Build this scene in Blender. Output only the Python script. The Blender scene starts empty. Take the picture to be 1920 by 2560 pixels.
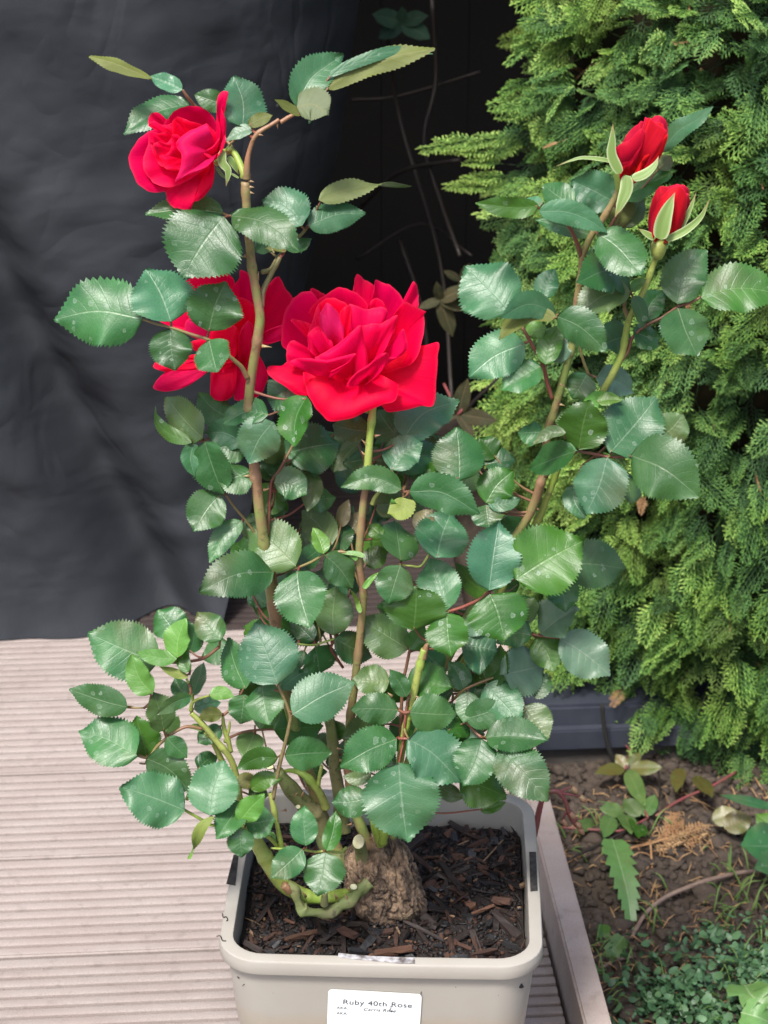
import bpy, bmesh, math, random
import numpy as np
from mathutils import Vector, noise
R = math.radians
PI = math.pi
rng = random.Random(7)
nrs = np.random.RandomState(11)
S = bpy.context.scene
C = S.collection

# ------------------------------------------------------------------ camera
F = 5000.0; CX = 960.0; CY = 1280.0
PITCH = R(23.6); SP = math.sin(PITCH); CP = math.cos(PITCH)
HC = 1.117
CAM = np.array([0.0, 0.0, HC])
cam_d = bpy.data.cameras.new('camera'); cam = bpy.data.objects.new('camera', cam_d); C.objects.link(cam)
cam.location = (0, 0, HC); cam.rotation_euler = (PI/2 - PITCH, 0, 0)
cam_d.sensor_fit = 'VERTICAL'; cam_d.sensor_height = 36.0; cam_d.lens = F/2560*36
cam_d.clip_start = 0.05; cam_d.clip_end = 200
cam_d.dof.use_dof = True; cam_d.dof.focus_distance = 1.42; cam_d.dof.aperture_fstop = 17
S.camera = cam

# ------------------------------------------------------------------ light
SUN_EL = R(58); SUN_AZ = R(205)          # azimuth measured clockwise from +Y: light comes from behind the camera's left
w = bpy.data.worlds.new('World'); S.world = w; w.use_nodes = True
nt = w.node_tree; nt.nodes.clear()
sky = nt.nodes.new('ShaderNodeTexSky'); sky.sky_type = 'NISHITA'; sky.sun_disc = False
sky.sun_elevation = SUN_EL; sky.sun_rotation = SUN_AZ; sky.air_density = 1.0; sky.dust_density = 3.5; sky.ozone_density = 1.0
bg = nt.nodes.new('ShaderNodeBackground'); bg.inputs['Strength'].default_value = 0.13
wo = nt.nodes.new('ShaderNodeOutputWorld')
nt.links.new(sky.outputs[0], bg.inputs[0]); nt.links.new(bg.outputs[0], wo.inputs[0])
sd = bpy.data.lights.new('sun', 'SUN'); sd.energy = 2.5; sd.angle = R(11); sd.color = (1.0, 0.97, 0.93)
sun = bpy.data.objects.new('sun', sd); C.objects.link(sun)
sv = Vector((math.sin(SUN_AZ)*math.cos(SUN_EL), math.cos(SUN_AZ)*math.cos(SUN_EL), math.sin(SUN_EL)))
sun.rotation_euler = sv.to_track_quat('Z', 'Y').to_euler()
S.view_settings.view_transform = 'Standard'; S.view_settings.look = 'None'
S.view_settings.gamma = 1; S.view_settings.use_curve_mapping = False
S.view_settings.exposure = 0.98

# ------------------------------------------------------------------ helpers
def P(px, py, d=0.0, Y=None):
    """photo pixel -> world point on the vertical plane d centimetres in front of the plant's middle"""
    if Y is None: Y = 1.32 - d/100.0
    u = (px-CX)/F; v = (py-CY)/F
    dr = np.array([u, CP - v*SP, -SP - v*CP])
    return CAM + dr*(Y/dr[1])
def PZ(px, py, z):
    u = (px-CX)/F; v = (py-CY)/F
    dr = np.array([u, CP - v*SP, -SP - v*CP])
    return CAM + dr*((z-HC)/dr[2])
def ray(px, py):
    u = (px-CX)/F; v = (py-CY)/F
    return np.array([u, CP - v*SP, -SP - v*CP])
def proj(p):
    r = np.asarray(p)-CAM
    z = r[1]*CP - r[2]*SP
    return np.array([CX + F*r[0]/z, CY + F*(-r[1]*SP - r[2]*CP)/z])
REG = {'A': (100, 80, .3617), 'B': (500, 80, .3617), 'C': (100, 600, .3617), 'D': (600, 600, .3617),
       'E': (1120, 220, .4822), 'F': (1120, 900, .4219), 'G': (450, 1150, .3014), 'H': (850, 1050, .3014),
       'I': (900, 1450, .3617), 'J': (150, 1500, .3014), 'K': (200, 1750, .3315), 'M': (550, 1500, .3014),
       'N': (600, 1950, .3014), 'X': (0, 0, 1.0), 'Q': (1320, 1700, .3889)}
def tr(reg, x, y):
    a, b, s = REG[reg]; return a + x*s, b + y*s
def unit(v):
    v = np.asarray(v, float); return v/(np.linalg.norm(v)+1e-12)

def tag(o, label=None, cat=None, group=None, kind=None):
    if label: o['label'] = label
    if cat: o['category'] = cat
    if group: o['group'] = group
    if kind: o['kind'] = kind
    return o
def link(o, parent=None):
    C.objects.link(o)
    if parent is not None: o.parent = parent
    return o
def empty(name, loc):
    o = bpy.data.objects.new(name, None); o.location = loc; o.empty_display_size = .05
    return link(o)
def obj(name, verts, faces, mat, parent=None, smooth=True, uvs=None, off=None):
    """one mesh object; vertices are world coordinates, made local to the parent"""
    me = bpy.data.meshes.new(name)
    V = np.asarray(verts, float)
    if parent is not None: V = V - ploc(parent)
    me.from_pydata(V.tolist(), [], faces)
    for m in (mat if isinstance(mat, (list, tuple)) else [mat]): me.materials.append(m)
    if uvs is not None:
        ul = me.uv_layers.new(name='UVMap')
        li = np.empty(len(me.loops), dtype=np.int32); me.loops.foreach_get('vertex_index', li)
        ul.data.foreach_set('uv', np.asarray(uvs, float)[li].ravel())
    if smooth: me.polygons.foreach_set('use_smooth', [True]*len(me.polygons))
    me.update()
    return link(bpy.data.objects.new(name, me), parent)
def ploc(p):
    v = np.zeros(3)
    while p is not None:
        v = v + np.array(p.location); p = p.parent
    return v
def bigmesh(name, V, T, mat, parent=None, attr=None, smooth=False, quads=False):
    """triangles (or quads) from numpy arrays, optional float attribute per vertex"""
    me = bpy.data.meshes.new(name)
    k = T.shape[1]
    if parent is not None: V = V - ploc(parent)
    me.vertices.add(len(V)); me.vertices.foreach_set('co', V.astype(np.float32).ravel())
    me.loops.add(T.size); me.loops.foreach_set('vertex_index', T.astype(np.int32).ravel())
    me.polygons.add(len(T)); me.polygons.foreach_set('loop_start', (np.arange(len(T))*k).astype(np.int32))
    me.polygons.foreach_set('loop_total', np.full(len(T), k, dtype=np.int32))
    me.update(calc_edges=True); me.validate()
    if smooth: me.polygons.foreach_set('use_smooth', [True]*len(me.polygons))
    if attr is not None:
        a = me.attributes.new('tint', 'FLOAT', 'POINT'); a.data.foreach_set('value', attr.astype(np.float32))
    for m in (mat if isinstance(mat, (list, tuple)) else [mat]): me.materials.append(m)
    return link(bpy.data.objects.new(name, me), parent)
def catmull(pts, n=6):
    pts = [np.asarray(p, float) for p in pts]
    if len(pts) < 3:
        return [pts[0]+(pts[-1]-pts[0])*t for t in np.linspace(0, 1, n+1)]
    q = [2*pts[0]-pts[1]] + pts + [2*pts[-1]-pts[-2]]
    out = []
    for i in range(1, len(q)-2):
        for k in range(n):
            t = k/n
            out.append(.5*((2*q[i]) + (-q[i-1]+q[i+1])*t + (2*q[i-1]-5*q[i]+4*q[i+1]-q[i+2])*t*t + (-q[i-1]+3*q[i]-3*q[i+1]+q[i+2])*t**3))
    out.append(pts[-1]); return out
def tube_data(pts, rad, seg=8, bump=0.0, cap=True):
    pts = np.array(pts); n = len(pts)
    rad = np.interp(np.linspace(0, 1, n), np.linspace(0, 1, len(rad)), rad) if not np.isscalar(rad) else np.full(n, rad)
    V = []; Fc = []
    up = np.array([0.3, -1, 0.2])
    for i in range(n):
        t = unit(pts[min(i+1, n-1)] - pts[max(i-1, 0)])
        a = unit(np.cross(t, up)); b = np.cross(a, t)
        for k in range(seg):
            th = 2*PI*k/seg
            r = rad[i]*(1 + bump*noise.noise(Vector((pts[i][0]*90+math.cos(th)*1.3, pts[i][1]*90+math.sin(th)*1.3, pts[i][2]*90))))
            V.append(pts[i] + r*(math.cos(th)*a + math.sin(th)*b))
    for i in range(n-1):
        for k in range(seg):
            k2 = (k+1) % seg
            Fc.append((i*seg+k, i*seg+k2, (i+1)*seg+k2, (i+1)*seg+k))
    if cap:
        Fc.append(tuple(range(seg))[::-1]); Fc.append(tuple((n-1)*seg+k for k in range(seg)))
    return V, Fc
def tube(name, pts, rad, mat, parent=None, seg=8, n=6, bump=0.0):
    V, Fc = tube_data(catmull(pts, n), rad, seg, bump)
    return obj(name, V, Fc, mat, parent)
def merge(parts):
    V = []; Fc = []; o = 0
    for v, f in parts:
        V.extend(v); Fc.extend([tuple(i+o for i in g) for g in f]); o += len(v)
    return V, Fc

# ------------------------------------------------------------------ material helpers
class NT:
    def __init__(s, name):
        s.m = bpy.data.materials.new(name); s.m.use_nodes = True
        s.t = s.m.node_tree; s.t.nodes.clear()
        s.b = s.t.nodes.new('ShaderNodeBsdfPrincipled'); s.o = s.t.nodes.new('ShaderNodeOutputMaterial')
        s.t.links.new(s.b.outputs[0], s.o.inputs[0])
    def n(s, typ, **k):
        nd = s.t.nodes.new('ShaderNode'+typ)
        for a, b in k.items():
            if a.startswith('i_'):
                key = a[2:]; key = int(key) if key.isdigit() else key.replace('_', ' ')
                s.put(nd.inputs[key], b)
            else: setattr(nd, a, b)
        return nd
    def put(s, inp, v):
        if hasattr(v, 'outputs'): v = v.outputs[0]
        if isinstance(v, bpy.types.NodeSocket): s.t.links.new(v, inp)
        else: inp.default_value = v
    def math(s, op, a, b=0.0, c=0.0, clamp=False):
        nd = s.n('Math', operation=op); nd.use_clamp = clamp
        s.put(nd.inputs[0], a); s.put(nd.inputs[1], b); s.put(nd.inputs[2], c)
        return nd.outputs[0]
    def ramp(s, fac, stops, interp='LINEAR'):
        nd = s.n('ValToRGB'); s.put(nd.inputs[0], fac); cr = nd.color_ramp; cr.interpolation = interp
        while len(cr.elements) < len(stops): cr.elements.new(.5)
        for e, (p, c) in zip(cr.elements, stops):
            e.position = p; e.color = (c[0], c[1], c[2], 1) if not np.isscalar(c) else (c, c, c, 1)
        return nd.outputs[0]
    def mix(s, fac, a, b, mode='MIX'):
        nd = s.n('Mix', data_type='RGBA', blend_type=mode); nd.clamp_factor = True
        s.put(nd.inputs[0], fac)
        for i, v in ((6, a), (7, b)):
            if isinstance(v, tuple) and len(v) == 3: v = (*v, 1)
            s.put(nd.inputs[i], v)
        return nd.outputs[2]
    def noise(s, scale, detail=4, vec=None, rough=.55, dist=0.0, out=0):
        nd = s.n('TexNoise'); nd.inputs['Scale'].default_value = scale; nd.inputs['Detail'].default_value = detail
        nd.inputs['Roughness'].default_value = rough; nd.inputs['Distortion'].default_value = dist
        if vec is not None: s.put(nd.inputs['Vector'], vec)
        return nd.outputs[out]
    def bump(s, h, strength=.3, dist=.001):
        nd = s.n('Bump'); nd.inputs['Strength'].default_value = strength; nd.inputs['Distance'].default_value = dist
        s.put(nd.inputs['Height'], h); s.t.links.new(nd.outputs[0], s.b.inputs['Normal']); return nd
    def set(s, **k):
        for a, v in k.items():
            a = a.replace('_', ' ')
            if isinstance(v, tuple) and len(v) == 3: v = (*v, 1)
            s.put(s.b.inputs[a], v)
        return s.m
def obco(t): return t.n('TexCoord').outputs['Object']

def leaf_material(name, top, top2, under, vein, rough=.29, spots=.5, blotch=(.10, .085, .03), transl=.12, spec=.52):
    t = NT(name)
    uv = t.n('UVMap').outputs[0]; sep = t.n('SeparateXYZ'); t.put(sep.inputs[0], uv)
    u = sep.outputs[0]; v = t.math('ABSOLUTE', t.math('MULTIPLY', t.math('SUBTRACT', sep.outputs[1], .5), 2.0))
    oi = t.n('ObjectInfo').outputs['Random']
    co = obco(t)
    wv = t.n('VectorMath', operation='ADD'); t.put(wv.inputs[0], co)
    cmb = t.n('CombineXYZ'); t.put(cmb.inputs[0], t.math('MULTIPLY', oi, 17.0)); t.put(cmb.inputs[1], t.math('MULTIPLY', oi, 5.0)); t.put(wv.inputs[1], cmb)
    vec = wv.outputs[0]
    n1 = t.noise(38, 5, vec)
    # side veins
    ph = t.math('SUBTRACT', u, t.math('MULTIPLY', v, .16))
    ph = t.math('ADD', ph, t.math('MULTIPLY', t.noise(25, 2, vec), .03))
    fr = t.math('FRACT', t.math('MULTIPLY', ph, 8.0))
    tri = t.math('ABSOLUTE', t.math('SUBTRACT', fr, .5))               # .5 at vein, 0 between
    side = t.math('MULTIPLY', t.math('SMOOTH_MIN', 1.0, t.math('MULTIPLY', t.math('SUBTRACT', tri, .44), 16.0), 0.05), t.math('SUBTRACT', 1.0, t.math('MULTIPLY', v, .5)), clamp=True)
    mid = t.math('SUBTRACT', 1.0, t.math('MULTIPLY', v, 24.0), clamp=True)
    voro = t.n('TexVoronoi', feature='DISTANCE_TO_EDGE'); voro.inputs['Scale'].default_value = 420; t.put(voro.inputs['Vector'], vec)
    net = t.math('SUBTRACT', 1.0, t.math('MULTIPLY', voro.outputs['Distance'], 9.0), clamp=True)
    base = t.mix(t.ramp(n1, [(.35, 0.0), (.68, 1.0)]), top, top2)
    base = t.mix(t.math('MULTIPLY', t.ramp(t.noise(13, 3, vec), [(.56, 0.0), (.70, 1.0)]), t.math('MULTIPLY', oi, .8)), base, blotch)
    base = t.mix(t.math('MULTIPLY', side, .11), base, vein)
    base = t.mix(t.math('MULTIPLY', net, .10), base, vein)
    base = t.mix(t.math('MULTIPLY', mid, .60), base, vein)
    # dried water marks: pale rings
    vo = t.n('TexVoronoi'); vo.inputs['Scale'].default_value = 170; vo.inputs['Randomness'].default_value = 1
    t.put(vo.inputs['Vector'], vec)
    dd = t.math('ADD', vo.outputs['Distance'], t.math('MULTIPLY', t.noise(330, 3, vec), .62))
    ring = t.ramp(dd, [(.40, .35), (.56, .45), (.60, 1.0), (.64, 0.0)])
    sc = t.n('SeparateColor'); t.put(sc.inputs[0], vo.outputs['Color'])
    ring = t.math('MULTIPLY', ring, t.math('GREATER_THAN', sc.outputs[0], .74))
    ring = t.math('MULTIPLY', ring, t.math('MULTIPLY', t.ramp(t.noise(30, 2, vec), [(.42, 0.0), (.6, 1.0)]), spots))
    hsv = t.n('HueSaturation'); t.put(hsv.inputs['Hue'], t.math('ADD', .485, t.math('MULTIPLY', oi, .03)))
    t.put(hsv.inputs['Value'], t.math('ADD', .75, t.math('MULTIPLY', t.math('FRACT', t.math('MULTIPLY', oi, 7.7)), .5)))
    t.put(hsv.inputs['Color'], base)
    top_c = t.mix(ring, hsv.outputs[0], (.34, .42, .34))
    und = t.mix(t.math('MULTIPLY', mid, .8), t.mix(t.ramp(n1, [(.4, 0.0), (.7, 1.0)]), under, tuple(c*.7 for c in under)), (.20, .19, .07))
    geo = t.n('NewGeometry')
    col = t.mix(geo.outputs['Backfacing'], top_c, und)
    rgh = t.math('ADD', rough, t.math('MULTIPLY', t.math('ADD', n1, ring), .20))
    rgh = t.math('ADD', rgh, t.math('MULTIPLY', geo.outputs['Backfacing'], .25))
    h = t.math('ADD', t.math('MULTIPLY', side, -.6), t.math('MULTIPLY', mid, -1.0))
    h = t.math('ADD', h, t.math('MULTIPLY', net, -.20)); h = t.math('ADD', h, t.math('MULTIPLY', n1, .8))
    bf = t.math('ADD', h, t.math('MULTIPLY', t.math('COSINE', t.math('MULTIPLY', ph, 16*PI)), -.12))
    t.bump(bf, .24, .0008)
    t.set(Base_Color=col, Roughness=rgh); t.b.inputs['Specular IOR Level'].default_value = spec
    # a leaf lets a little light through
    tl = t.n('BsdfTranslucent'); t.put(tl.inputs[0], t.mix(.5, top_c, (.12, .22, .03)))
    ms = t.n('MixShader'); ms.inputs[0].default_value = transl
    t.t.links.new(t.b.outputs[0], ms.inputs[1]); t.t.links.new(tl.outputs[0], ms.inputs[2]); t.t.links.new(ms.outputs[0], t.o.inputs[0])
    return t.m
M = {}
M['t'] = leaf_material('leaf_green', (.018, .088, .018), (.042, .135, .034), (.13, .16, .045), (.16, .24, .13))
M['k'] = leaf_material('leaf_deep_green', (.028, .100, .008), (.050, .155, .014), (.12, .16, .035), (.13, .24, .07), spots=.8, transl=.2)
M['b'] = leaf_material('leaf_blue_green', (.032, .125, .050), (.060, .175, .080), (.11, .14, .06), (.19, .29, .18), spots=.4)
M['y'] = leaf_material('leaf_young', (.085, .22, .030), (.13, .28, .05), (.22, .28, .05), (.26, .42, .14), spots=.15, blotch=(.22, .28, .03), transl=.28)
M['o'] = leaf_material('leaf_olive', (.050, .110, .026), (.085, .145, .042), (.13, .13, .03), (.18, .22, .10), spots=.3, blotch=(.14, .10, .04))
M['p'] = leaf_material('leaf_pale', (.10, .20, .12), (.15, .26, .16), (.20, .25, .14), (.28, .36, .25), spots=.2, transl=.2)
M['n'] = leaf_material('leaf_tan', (.20, .17, .07), (.11, .13, .05), (.2, .17, .08), (.28, .25, .12), spots=.1, transl=.2)
M['r'] = leaf_material('leaf_reddish', (.10, .085, .02), (.07, .10, .025), (.11, .13, .018), (.22, .12, .04), spots=.1)

def stem_material(name, c1, c2, c3, rough=.45):
    t = NT(name); co = obco(t)
    n1 = t.noise(16, 5, co, .65); n2 = t.noise(190, 5, co, .65)
    col = t.mix(t.ramp(n1, [(.42, 0.0), (.58, 1.0)]), c1, c2)
    col = t.mix(t.ramp(n2, [(.56, 0.0), (.68, .75)]), col, c3)
    t.bump(n2, .6, .0009); return t.set(Base_Color=col, Roughness=rough)
M['stem'] = stem_material('cane_olive', (.19, .26, .065), (.27, .155, .085), (.11, .075, .04))
M['stem_red'] = stem_material('cane_red_brown', (.28, .14, .075), (.20, .16, .07), (.12, .06, .03))
M['stem_green'] = stem_material('cane_bright_green', (.24, .35, .055), (.32, .36, .09), (.13, .15, .05))
M['cane_old'] = stem_material('cane_old', (.13, .16, .05), (.22, .20, .09), (.04, .035, .02), .7)
M['stalk'] = stem_material('leaf_stalk', (.19, .17, .06), (.22, .10, .055), (.15, .14, .05))
M['stalk_red'] = stem_material('leaf_stalk_red', (.22, .065, .045), (.17, .09, .05), (.15, .05, .04))
M['thorn'] = stem_material('thorn', (.30, .16, .09), (.35, .25, .12), (.2, .08, .05))

def petal_material(name, c1, c2, base):
    t = NT(name)
    uv = t.n('UVMap').outputs[0]; sep = t.n('SeparateXYZ'); t.put(sep.inputs[0], uv)
    co = obco(t)
    oi = t.n('ObjectInfo').outputs['Random']
    n1 = t.noise(30, 4, co)
    mp = t.n('Mapping'); t.put(mp.inputs[0], uv); mp.inputs['Scale'].default_value = (90, 3, 1)
    veins = t.noise(1.0, 3, mp)
    col = t.mix(t.ramp(n1, [(.35, 0.0), (.7, 1.0)]), c1, c2)
    col = t.mix(t.ramp(sep.outputs[1], [(0.0, 1.0), (.28, 0.0)]), col, base)
    hs = t.n('HueSaturation'); t.put(hs.inputs['Value'], t.math('ADD', .86, t.math('MULTIPLY', oi, .28))); t.put(hs.inputs['Color'], col)
    t.put(hs.inputs['Hue'], t.math('ADD', .494, t.math('MULTIPLY', oi, .012)))
    col = t.mix(t.ramp(sep.outputs[1], [(.955, 0.0), (.995, .55)]), hs.outputs[0], (.90, .035, .10))
    col = t.mix(t.ramp(veins, [(.50, 0.0), (.72, .22)]), col, (.50, .0, .03))
    t.bump(t.math('ADD', t.math('MULTIPLY', veins, .9), t.math('MULTIPLY', n1, 1.2)), .35, .0012)
    t.set(Base_Color=col, Roughness=.52); t.b.inputs['Specular IOR Level'].default_value = .12
    t.b.inputs['Sheen Weight'].default_value = .12; t.b.inputs['Sheen Roughness'].default_value = .35; t.b.inputs['Sheen Tint'].default_value = (1, .15, .45, 1)
    tl = t.n('BsdfTranslucent'); t.put(tl.inputs[0], col)
    ms = t.n('MixShader'); ms.inputs[0].default_value = .45
    t.t.links.new(t.b.outputs[0], ms.inputs[1]); t.t.links.new(tl.outputs[0], ms.inputs[2]); t.t.links.new(ms.outputs[0], t.o.inputs[0])
    return t.m
M['petal'] = petal_material('petal_red', (.88, .0004, .078), (.80, .0002, .056), (.72, .001, .040))
M['petal_pink'] = petal_material('petal_pink_sheen', (.80, .004, .085), (.76, .016, .14), (.70, .0, .04))
M['petal_bud'] = petal_material('petal_bud_red', (.60, .006, .030), (.66, .012, .034), (.74, .060, .014))

# ------------------------------------------------------------------ setting: deck, ground
ANG = R(4.0)
E1 = np.array([math.cos(ANG), math.sin(ANG), 0]); E2 = np.array([-math.sin(ANG), math.cos(ANG), 0])
def q(a, b, z): return E1*a + E2*b + np.array([0, 0, z])
# edging board lines on its top (z=.05)
Z_EDGE = .05
ea = np.dot(PZ(1385, 2262, Z_EDGE), E1); eb = np.dot(PZ(1455, 2285, Z_EDGE), E1)
def wpc_material(name, c1, c2):
    t = NT(name); co = obco(t)
    mp = t.n('Mapping'); t.put(mp.inputs[0], co); mp.inputs['Scale'].default_value = (1, 3, 1); mp.inputs['Rotation'].default_value = (0, 0, -ANG)
    n1 = t.noise(9, 4, mp); n2 = t.noise(900, 2, co); n3 = t.noise(70, 4, co)
    oi = t.n('ObjectInfo').outputs['Random']
    col = t.mix(t.ramp(n1, [(.35, 0.0), (.65, 1.0)]), c1, c2)
    col = t.mix(t.ramp(n3, [(.58, 0.0), (.74, .5)]), col, tuple(c*.55 for c in c1)); n5 = t.noise(5, 5, co, .7)
    col = t.mix(t.ramp(n5, [(.52, 0.0), (.72, .32)]), col, tuple(c*.62 for c in c1))
    col = t.mix(t.ramp(t.noise(260, 3, mp, .6), [(.66, 0.0), (.72, .6)]), col, tuple(c*.35 for c in c1))
    col = t.mix(t.ramp(n2, [(.35, .45), (.62, 0.0)]), col, tuple(c*.6 for c in c1))
    hs = t.n('HueSaturation'); t.put(hs.inputs['Value'], t.math('ADD', .93, t.math('MULTIPLY', oi, .12))); t.put(hs.inputs['Color'], col)
    t.bump(t.math('ADD', n2, n3), .25, .0006); return t.set(Base_Color=hs.outputs[0], Roughness=.8)
M['deck'] = wpc_material('composite_decking', (.312, .258, .232), (.358, .308, .282))
M['edge'] = wpc_material('composite_edging', (.40, .315, .268), (.44, .365, .325))
t = NT('dark_gap'); M['dark'] = t.set(Base_Color=(.012, .011, .010), Roughness=.9)

M['deck_shaded'] = wpc_material('shade_painted_boards', (.030, .020, .017), (.045, .030, .026))  # near-black brown puts the far deck's shade into the colour
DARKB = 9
deck = empty('deck', (0, 2, 0)); tag(deck, kind='structure')
# phase so that the wide joint falls on photo point (0, 2394)
b0 = np.dot(PZ(0, 2394, 0), E2); PIT = np.dot(PZ(0, 2148, 0), E2) - b0
def board_profile(y0, y1, nr=11):
    pr = []; w = (y1-y0)/nr; g = .0020
    for i in range(nr):
        a = y0 + i*w; b = a + w
        ga = g if i else 0.0; gb = g if i < nr-1 else 0.0
        if i == 0: pr += [(a, -.018), (a, -.0025), (a+.002, -.0003)]
        else: pr += [(a+ga*.35, -.0085), (a+ga+.0002, -.0012)]
        pr += [(a+ga+.0010, -.0004), (a+ga+.0034, 0.0), (b-gb-.0034, 0.0), (b-gb-.0010, -.0004)]
        if i == nr-1: pr += [(b-.002, -.0003), (b, -.0025), (b, -.018)]
        else: pr += [(b-gb-.0002, -.0012), (b-gb*.35, -.0085)]
    return pr
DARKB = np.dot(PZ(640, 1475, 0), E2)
for k in range(-7, 8):
    y0 = b0 + k*PIT + .0028; y1 = b0 + (k+1)*PIT - .0028
    pr = board_profile(y0, y1)
    V = []; Fc = []; xs = [-1.5, ea - .004]
    for x in xs:
        for (yy, zz) in pr: V.append(q(x, yy, zz))
    n = len(pr)
    for i in range(n-1): Fc.append((i, n+i, n+i+1, i+1))
    Fc.append(tuple(range(n-1, -1, -1))); Fc.append(tuple(range(n, 2*n)))
    obj('deck_board', V, Fc, M['deck'] if y1 < DARKB else M['deck_shaded'], deck, smooth=False)
def boxm(a0, a1, b0_, b1_, z0, z1, bev=.0015, seg=2):
    bm = bmesh.new()
    vs = [bm.verts.new(q(a, b, z)) for a in (a0, a1) for b in (b0_, b1_) for z in (z0, z1)]
    for f in ((0, 1, 3, 2), (4, 6, 7, 5), (0, 4, 5, 1), (2, 3, 7, 6), (0, 2, 6, 4), (1, 5, 7, 3)): bm.faces.new([vs[i] for i in f])
    bmesh.ops.recalc_face_normals(bm, faces=bm.faces)
    if bev: bmesh.ops.bevel(bm, geom=list(bm.edges), offset=bev, segments=seg, affect='EDGES')
    V = [np.array(v.co) for v in bm.verts]; bm.verts.index_update(); Fc = [tuple(v.index for v in f.verts) for f in bm.faces]
    bm.free(); return V, Fc
V, Fc = boxm(-1.5, ea-.006, .3, 3.3, -.10, -.0185, 0); obj('deck_frame', V, Fc, M['dark'], deck, smooth=False)
V, Fc = boxm(ea, eb, .3, 2.165, -.14, Z_EDGE, .002); eg = obj('edging_board', V, Fc, M['edge'], None, smooth=False)
tag(eg, 'pale beige composite edging board standing along the right side of the decking beside the pot', 'edging board')

# ground and soil bed
def soil_material(name, c1, c2, c3, sc=1.0):
    t = NT(name); co = obco(t)
    n1 = t.noise(14*sc, 5, co); n2 = t.noise(120*sc, 6, co, .7); n3 = t.noise(420*sc, 3, co)
    col = t.mix(t.ramp(n1, [(.35, 0.0), (.65, 1.0)]), c1, c2)
    col = t.mix(t.ramp(n2, [(.55, 0.0), (.75, 1.0)]), col, c3)
    t.bump(t.math('ADD', n2, t.math('MULTIPLY', n3, .4)), .9, .004)
    return t.set(Base_Color=col, Roughness=.95)
M['soil'] = soil_material('garden_soil', (.045, .032, .023), (.075, .055, .040), (.13, .10, .072))
M['clod'] = soil_material('soil_clod', (.060, .044, .032), (.095, .070, .052), (.15, .12, .088), 2)
GZ = -.10
V, Fc = boxm(-40, 40, -38, 42, GZ-.05, GZ-.02, 0); g = obj('ground', V, Fc, M['soil'], None, smooth=False); tag(g, kind='structure')
nx, ny = 150, 170
xs = np.linspace(ea+.01, 1.3, nx); ys = np.linspace(.6, 3.2, ny)
V = []
def soil_z(x, y):
    return GZ + .012*noise.noise(Vector((x*7, y*7, 1.3))) + .010*noise.noise(Vector((x*25, y*25, 4))) + .007*noise.noise(Vector((x*70, y*70, 2)))
for y in ys:
    for x in xs:
        p = q(x, y, 0); V.append((p[0], p[1], soil_z(p[0], p[1])))
Fc = [(j*nx+i, j*nx+i+1, (j+1)*nx+i+1, (j+1)*nx+i) for j in range(ny-1) for i in range(nx-1)]
so = obj('garden_soil', V, Fc, M['soil'], None); tag(so, kind='structure')

# soil clods and litter: nobody could count them
def ico():
    bm = bmesh.new(); bmesh.ops.create_icosphere(bm, subdivisions=1, radius=1)
    bm.verts.index_update(); V = np.array([v.co[:] for v in bm.verts]); T = np.array([[v.index for v in f.verts] for f in bm.faces]); bm.free(); return V, T
IV, IT = ico()
Vs = []; Ts = []; o = 0
for i in range(2600):
    px = rng.uniform(1350, 1960); py = rng.uniform(1880, 2600)
    p = PZ(px, py, GZ); sz = rng.uniform(.0015, .0075)*(1 if rng.random() < .9 else 1.6)
    v = IV*(sz*(1+.45*nrs.randn(len(IV), 1)*.6))*np.array([rng.uniform(.7, 1.4), rng.uniform(.7, 1.3), rng.uniform(.5, .9)])
    if np.dot(p, E1) < eb+.006: continue
    v = v + np.array([p[0], p[1], soil_z(p[0], p[1])+sz*.2]); Vs.append(v); Ts.append(IT+o); o += len(v)
cl = bigmesh('soil_clods', np.vstack(Vs), np.vstack(Ts), M['clod']); tag(cl, 'crumbly brown clods of dry earth covering the bed beside the deck', 'soil clods', kind='stuff')

# low plinth behind the bed (dark plastic faced gravel board) and added near-black boards standing in for shade behind all
def plain(name, c1, c2, rough=.7, sc=20, bump=.2, spec=.5):
    t = NT(name); co = obco(t); n1 = t.noise(sc, 5, co); n2 = t.noise(sc*12, 3, co)
    col = t.mix(t.ramp(n1, [(.35, 0.0), (.65, 1.0)]), c1, c2)
    t.bump(t.math('ADD', n1, n2), bump, .001); t.b.inputs['Specular IOR Level'].default_value = spec
    return t.set(Base_Color=col, Roughness=rough)
M['plinth'] = plain('blue_grey_plastic', (.026, .031, .044), (.040, .045, .060), .6)
M['concrete'] = plain('brown_concrete', (.055, .047, .042), (.085, .072, .060), .9, 30, .6)
pb = np.dot(PZ(1500, 1850, -.075), E2)
pl = empty('plinth', q(.4, pb, GZ)); tag(pl, 'low blue-grey plastic plinth with a wire clip behind the garden bed under the conifer', 'plinth')
V, Fc = boxm(ea+.02, 1.3, pb+.004, pb+.25, -.078, -.030, .004); obj('upper_face', V, Fc, M['plinth'], pl, smooth=False)
V, Fc = boxm(ea+.02, 1.3, pb-.010, pb+.004, -.082, -.055, .002); obj('ledge', V, Fc, M['plinth'], pl, smooth=False)
V, Fc = boxm(ea+.02, 1.3, pb+.0, pb+.25, -.13, -.0785, .002); obj('concrete_footing', V, Fc, M['concrete'], pl, smooth=False)
tube('wire_clip', [P(1505, 1760, Y=2.03)+[0, 0, 0], P(1512, 1830, Y=2.03), P(1525, 1880, Y=2.03), P(1540, 1912, Y=2.03)], .0028, M['dark'], pl)

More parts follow.
